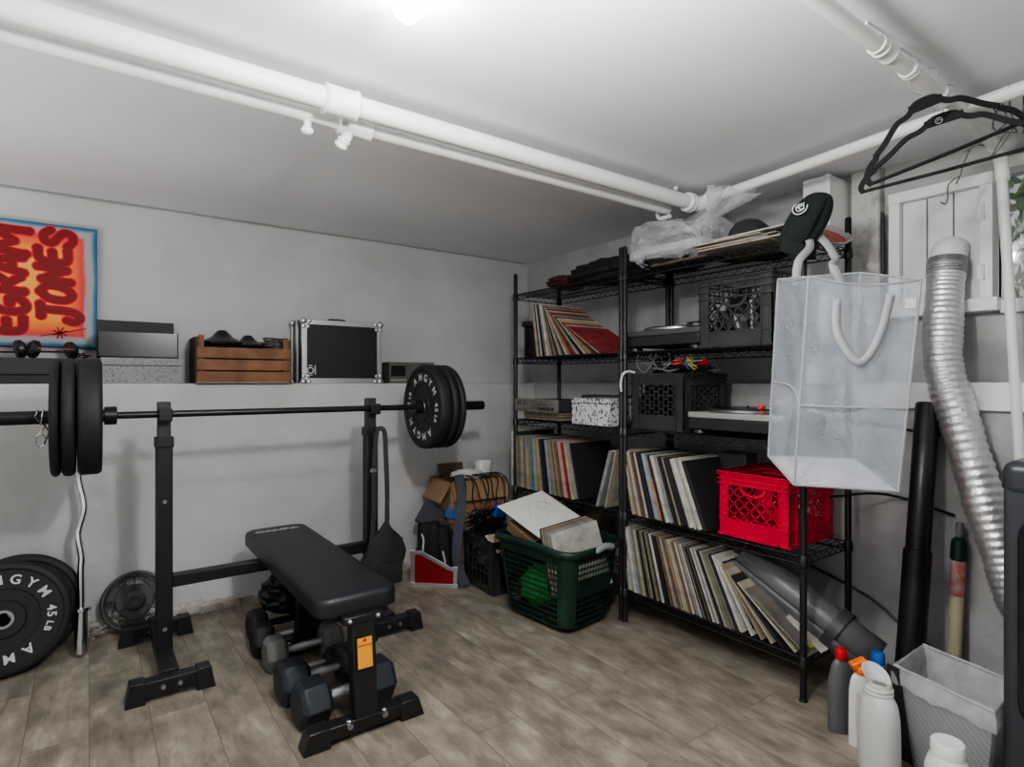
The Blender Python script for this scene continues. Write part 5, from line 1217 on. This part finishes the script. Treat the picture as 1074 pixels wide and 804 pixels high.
cable([(2.46,.78,1.84),(2.475,.77,1.835),(2.48,.765,1.86),(2.47,.76,1.90),(2.50,.735,1.93)], .0025, GC, 'bent wire end hanging in front of the boarded hatch', None)

# ------------------------------------------------------------------ dryer duct
FOIL = mat('foil_duct', (.74,.74,.75), .40, .85, bump=.3, bscale=70)
t = thing('dryer_duct', 'silver corrugated foil duct curving down from the hatch behind the dryer', 'duct', (0,0,0))
Q = catmull([(2.735,.848,1.66),(2.715,.846,1.58),(2.665,.838,1.42),(2.625,.822,1.25),(2.600,.765,1.05),(2.578,.70,.82),(2.562,.635,.61),(2.555,.58,.44),(2.565,.50,.33),(2.57,.36,.30)], 30)
rr = []; 
for i in range(len(Q)): rr.append(.063+.0016*(1 if i % 4 < 2 else -1)+.0018*math.sin(i*.13)+.001*math.sin(i*.37))
MB().tube(Q, rr, 28).build('foil_hose', FOIL, t, smooth=50)
MB().tube(catmull([(2.79,.848,1.72),(2.765,.848,1.715),(2.745,.848,1.69),(2.737,.848,1.655)], 5), .060, 28).build('elbow', WHT, t)
MB().tube([(2.742,.848,1.685),(2.738,.848,1.66),(2.728,.847,1.615)], [.064,.068,.067], 28).build('tape_wrap', mat('grey_tape', (.30,.30,.30), .35, .7, bump=.3, bscale=40), t)

# dryer
t = thing('clothes_dryer', 'dark graphite clothes dryer at the frame edge beside the mesh bin', 'dryer', (2.02, .50, 0))
GRA = mat('graphite_enamel', (.050,.053,.060), .35, .2)
b = MB(); b.box(0,.46,-.66,0,.02,.955); b.build('cabinet', GRA, t, bevel=.02, seg=4)
b = MB(); b.box(-.004,.46,-.66,.003,.885,.985); b.build('top_lid', mat('graphite_lid', (.045,.048,.055), .3, .2), t, bevel=.03, seg=5)
b = MB(); out = rrect(.58, .58, .07, 6); b.prism(out, -.012, .004, T(0,-.325,.56) @ Matrix(((0,0,1,0),(1,0,0,0),(0,1,0,0),(0,0,0,1)))); b.build('door', mat('black_door_glass', (.012,.012,.014), .18), t, bevel=.006)
MB().tube([(-.022,-.075,.48),(-.03,-.075,.50),(-.03,-.075,.62),(-.022,-.075,.64)], .008, 8).build('door_handle', GRA, t)
for y in (-.05,-.61): MB().cyl((.06,y,0),(.06,y,.03),.02,12).build('foot', PLAST, t); MB().cyl((.40,y,0),(.40,y,.03),.02,12).build('foot', PLAST, t)

# black leaning tube
t = thing('black_tube', 'tall black tube leaning on the ledge board beside the silver duct', 'tube', (2.42, .872, 0))
p0, p1 = V((0,0,.02)), V((.187,-.004,1.118))
MB().tube([p0, p0.lerp(p1,.5), p0.lerp(p1,.502)], [.046,.046,.041], 24).build('lower_tube', PLAST, t)
MB().tube([p0.lerp(p1,.5), p1.lerp(p0,.006), p1], [.0405,.0405,.036], 24).build('upper_tube', mat('satin_black', (.016,.016,.017), .33), t)
MB().lathe([(0,0),(.05,0),(.05,.025),(0,.025)], 24).build('end_plug', PLAST, t)
# roller pole
t = thing('extension_pole', 'cream extension pole with green collar and red label against the wall', 'pole', (2.585, .785, 0))
a, c = V((0,0,0)), V((.045,-.012,.674))
MB().tube([a, a.lerp(c,.60)], .0225, 18).build('pole_body', mat('cream_pole', (.47,.42,.30), .5), t)
MB().tube([a.lerp(c,.60), a.lerp(c,.605), a.lerp(c,.79), a.lerp(c,.82)], [.0225,.024,.024,.018], 18).build('label_sleeve', mat('red_white_label', (.42,.04,.04), .5, var=.85, vscale=30, dark=(.5,.47,.42)), t)
MB().tube([a.lerp(c,.79), a.lerp(c,.80), a.lerp(c,.90), a.lerp(c,.92)], [.022,.027,.025,.012], 18).build('green_collar', mat('dark_green_collar', (.01,.035,.025), .4), t)
MB().tube([a.lerp(c,.91), a.lerp(c,.94), a.lerp(c,.985), c], [.010,.013,.013,.010], 14).build('threaded_tip', mat('grey_tip', (.14,.14,.15), .5), t)
# cables along the right wall
def wcable(pts, lb): cable(pts, .0055, PLAST, lb, None, 8)
wcable([(2.655,1.9,.72),(2.56,1.30,.70),(2.50,1.16,.725),(2.57,1.06,.745),(2.66,.98,.73),(2.665,.80,.69)], 'black cable sagging along the wall behind the red crate')
wcable([(2.67,1.25,1.03),(2.672,1.05,1.02),(2.67,.92,1.0),(2.66,.76,.985)], 'short black cable along the wall under the ledge board')
wcable([(2.67,1.35,.36),(2.665,1.10,.29),(2.66,.95,.20),(2.655,.78,.13),(2.655,.60,.09)], 'black cable running low along the wall behind the mesh bin')
# rolled mat
t = thing('rolled_mat', 'rolled grey mat leaning off the bottom shelf onto the floor', 'mat', (2.385, .965, .158))
MATM = mat('grey_foam_mat', (.115,.115,.122), .42, bump=.1, bscale=60)
ax = (V((2.335,1.475,.430))-V((2.385,.965,.158))); L_ = ax.length; t.rotation_euler = ax.to_track_quat('Z','Y').to_euler()
b = MB(); turns = 3.0; n = 90; vs = []
for zi, (z, k) in enumerate(((0,1.0),(L_*.33,1.0),(L_*.66,1.0),(L_,.95))):
    for i in range(n+1):
        a = 2*PI*turns*i/n; r = (.030+.052*i/n)*k; vs.append((r*math.cos(a)*1.0, r*math.sin(a), z))
fs = [(zi*(n+1)+i, zi*(n+1)+i+1, (zi+1)*(n+1)+i+1, (zi+1)*(n+1)+i) for zi in range(3) for i in range(n)]
b.add(vs, fs); b.build('foam_roll', MATM, t, smooth=60, solid=.009)
b = MB(); b.ring([(.0862,L_*.22),(.0872,L_*.22),(.0868,L_*.29),(.0858,L_*.29)], 40); b.build('elastic_band', DGREY, t)

# ------------------------------------------------------------------ bottles
def prof_bottle(b, prof, sx=1, sy=1, n=28):
    vs, fs = [], []; m = len(prof)
    for r, z in prof:
        for j in range(n): a = 2*PI*j/n; vs.append((r*sx*math.cos(a), r*sy*math.sin(a), z))
    fs = [tuple(range(n))[::-1], tuple((m-1)*n+j for j in range(n))]+[(i*n+j, i*n+(j+1)%n, (i+1)*n+(j+1)%n, (i+1)*n+j) for i in range(m-1) for j in range(n)]
    b.add(vs, fs)
def sprof(pts, k=4): return [(p.x, p.y) for p in catmull([(a, c, 0) for a, c in pts], k)]
t = thing('cleaner_bottle', 'grey plastic bottle with red cap standing beside the shelf post', 'bottle', (2.095, .955, 0), R(-36))
b = MB(); prof_bottle(b, sprof([(.038,0),(.043,.006),(.044,.08),(.044,.14),(.040,.185),(.030,.225),(.018,.245),(.0165,.25)]), 1.0, .62)
b.tube(catmull([(.038,0,.10),(.052,0,.14),(.048,0,.19),(.026,0,.225)], 5), .009, 10); b.build('bottle_body', mat('grey_bottle', (.13,.13,.135), .35, .2), t, smooth=60)
b = MB(); b.lathe([(.0185,.247),(.019,.249),(.0185,.275),(.016,.281),(0,.282)], 20); b.build('cap', mat('red_cap', (.50,.015,.02), .35), t)
t = thing('spray_bottle', 'slim white bottle with orange flip cap beside the grey bottle', 'bottle', (2.065, .880, 0), R(-36))
b = MB(); prof_bottle(b, sprof([(.033,0),(.037,.005),(.037,.10),(.036,.17),(.030,.215),(.018,.235),(.015,.24)]), 1.0, .6); b.build('bottle_body', mat('white_bottle', (.66,.66,.64), .35), t, smooth=60)
b = MB(); b.lathe([(.017,.236),(.021,.238),(.022,.252),(.019,.262),(0,.264)], 20); b.rbox((-.006,0,.268),(.052,.030,.022),(0,R(-22),0)); b.rbox((.022,.0,.258),(.02,.02,.022),(0,R(-50),0)); b.build('flip_cap', mat('orange_cap', (.85,.17,.02), .4), t, bevel=.005)
b = MB(); b.rbox((-.0,-.0225,.045),(.030,.002,.05)); b.build('printed_label', mat('blue_print_label', (.45,.47,.50), .5, var=.8, vscale=60, dark=(.04,.06,.14)), t)
JUG = film('milky_plastic', (.83,.83,.82), .90, .35, .35)
t = thing('detergent_jug', 'big milky white jug without a cap, its flared spout beside the mesh bin', 'jug', (1.960, .782, 0), R(60))
b = MB(); prof_bottle(b, sprof([(.050,0),(.060,.006),(.062,.05),(.061,.15),(.058,.19),(.052,.222),(.040,.242),(.036,.247)]), 1.05, .85); b.build('bottle_body', JUG, t, smooth=60)
b = MB(); b.lathe([(.036,.245),(.040,.248),(.040,.252),(.036,.254),(.036,.258),(.039,.260),(.039,.264),(.035,.266),(.034,.280),(.032,.280),(.033,.245)], 28); b.build('threaded_neck', JUG, t)
b = MB()
def spout(u, v): a = 2*PI*v; r = .024+.014*u; return (r*math.cos(a)+.012*u, r*math.sin(a), .268+.030*u+.022*u*math.cos(a))
b.surf(spout, 6, 28, cv=True); b.build('pouring_spout', JUG, t, solid=.002)
b = MB(); b.tube(catmull([(.058,0,.205),(.078,0,.19),(.082,0,.14),(.074,0,.08),(.060,0,.06)], 6), .012, 12); b.build('handle', JUG, t)
t = thing('cleaner_bottle', 'white bottle with blue cap behind the jug and the mesh bin', 'bottle', (2.155, .862, 0), R(-36))
b = MB(); prof_bottle(b, sprof([(.032,0),(.036,.005),(.036,.17),(.030,.215),(.018,.235),(.016,.25)]), 1, .75); b.build('bottle_body', MATS['white_bottle'], t, smooth=60)
b = MB(); b.lathe([(.018,.246),(.0205,.248),(.0205,.282),(.018,.286),(0,.286)], 20); b.build('cap', mat('blue_cap', (.01,.09,.36), .35), t)
t = thing('supplement_tub', 'short white bottle with a round white lid in front of the mesh bin', 'bottle', (1.842, .568, 0), R(-36))
b = MB(); prof_bottle(b, sprof([(.046,0),(.052,.006),(.052,.15),(.050,.18),(.040,.207),(.034,.212)]), 1, 1); b.build('bottle_body', MATS['white_bottle'], t, smooth=60)
b = MB(); prof = [(.036,.208),(.0385,.210),(.0385,.243),(.036,.247),(.030,.2475),(.030,.2455),(0,.2455)]; b.lathe(prof, 32); b.build('cap', mat('white_lid', (.72,.72,.70), .4), t)

# ------------------------------------------------------------------ mesh bin with liner
t = thing('mesh_bin', 'rectangular wire mesh bin with translucent white liner beside the dryer', 'bin', (0,0,0))
A_, B_, C_, D_ = V((2.063,.778,.30)), V((2.30,.779,.30)), V((2.235,.508,.30)), V((1.990,.508,.30))
cen = (A_+B_+C_+D_)/4; cen.z = 0
def low(p): return cen+(V((p.x,p.y,0))-cen)*.76+V((0,0,.006))
MESHM = bpy.data.materials.new('wire_mesh'); MESHM.use_nodes = True; nt = MESHM.node_tree; nt.nodes.clear()
N, L = nt.nodes.new, nt.links.new
o_ = N('ShaderNodeOutputMaterial'); tp = N('ShaderNodeBsdfTransparent'); pr = N('ShaderNodeBsdfPrincipled'); pr.inputs['Base Color'].default_value = (.42,.42,.43,1); pr.inputs['Metallic'].default_value = .3
mx = N('ShaderNodeMixShader'); tc = N('ShaderNodeTexCoord'); mp = N('ShaderNodeMapping'); mp.inputs['Rotation'].default_value = (.6,.5,.785); ck = N('ShaderNodeTexChecker'); ck.inputs['Scale'].default_value = 260
L(tc.outputs['Object'], mp.inputs[0]); L(mp.outputs[0], ck.inputs['Vector']); mr = N('ShaderNodeMapRange'); mr.inputs['To Min'].default_value = .55; mr.inputs['To Max'].default_value = .92
L(ck.outputs['Fac'], mr.inputs['Value']); L(mr.outputs[0], mx.inputs[0]); L(tp.outputs[0], mx.inputs[1]); L(pr.outputs[0], mx.inputs[2]); L(mx.outputs[0], o_.inputs[0])
for p, q in ((A_,B_),(B_,C_),(C_,D_),(D_,A_)):
    b = MB(); b.surf(lambda u, v: p.lerp(q,u).lerp(low(p).lerp(low(q),u), v), 4, 4); b.build('mesh_side', MESHM, t)
b = MB(); b.add([low(p) for p in (A_,B_,C_,D_)], [(0,1,2,3)]); b.build('bin_floor', PLAST, t)
b = MB(); b.tube([A_,B_,C_,D_], .005, 8, closed=True); b.build('wire_rim', mat('pale_wire', (.5,.5,.5), .4, .5), t)
b = MB(); o1 = V((-.004,.004,0)); P = [A_+o1+V((.0,0,.0)), A_.lerp(low(A_),.5)+o1, low(A_)+o1]; 
for a, c in zip(P[:-1], P[1:]): b.bar(a, c, .045, .006, (-.8,.4,0))
b.build('corner_band', PLAST, t, bevel=.001)
LIN = film('bin_liner', (.88,.89,.91), .48, .35, .45, .16, 14)
b = MB(); rim = [A_,B_,C_,D_]; per = []
for p, q in zip(rim, rim[1:]+rim[:1]): per += [p.lerp(q, i/14) for i in range(14)]
n = len(per); q_ = random.Random(9); vs = []; lev = [(-1,.055),(-1,.02),(0,0),(1,.03),(1,.12),(1,.20),(1,.25)]
cz = V((cen.x,cen.y,.3))
for k, (sd, dz) in enumerate(lev):
    for i, p in enumerate(per):
        outw = (p-cz).normalized(); wv = .5+.5*math.sin(i*.9+k*.3)+.4*math.sin(i*2.3)
        if sd < 0: v = p+outw*(.007+.004*wv)+V((0,0,-dz*(.9+.12*wv)))
        elif sd == 0: v = p+V((0,0,.007+.002*wv))
        else: v = p.lerp(cen+V((0,0,.3)), .05+.16*dz/.25+.025*wv)+V((0,0,-dz))
        vs.append(v)
b.add(vs, [(k*n+i, k*n+(i+1)%n, (k+1)*n+(i+1)%n, (k+1)*n+i) for k in range(len(lev)-1) for i in range(n)]+[tuple((len(lev)-1)*n+i for i in range(n))])
b.build('bin_liner', LIN, t, smooth=70)
bpy.context.view_layer.update()
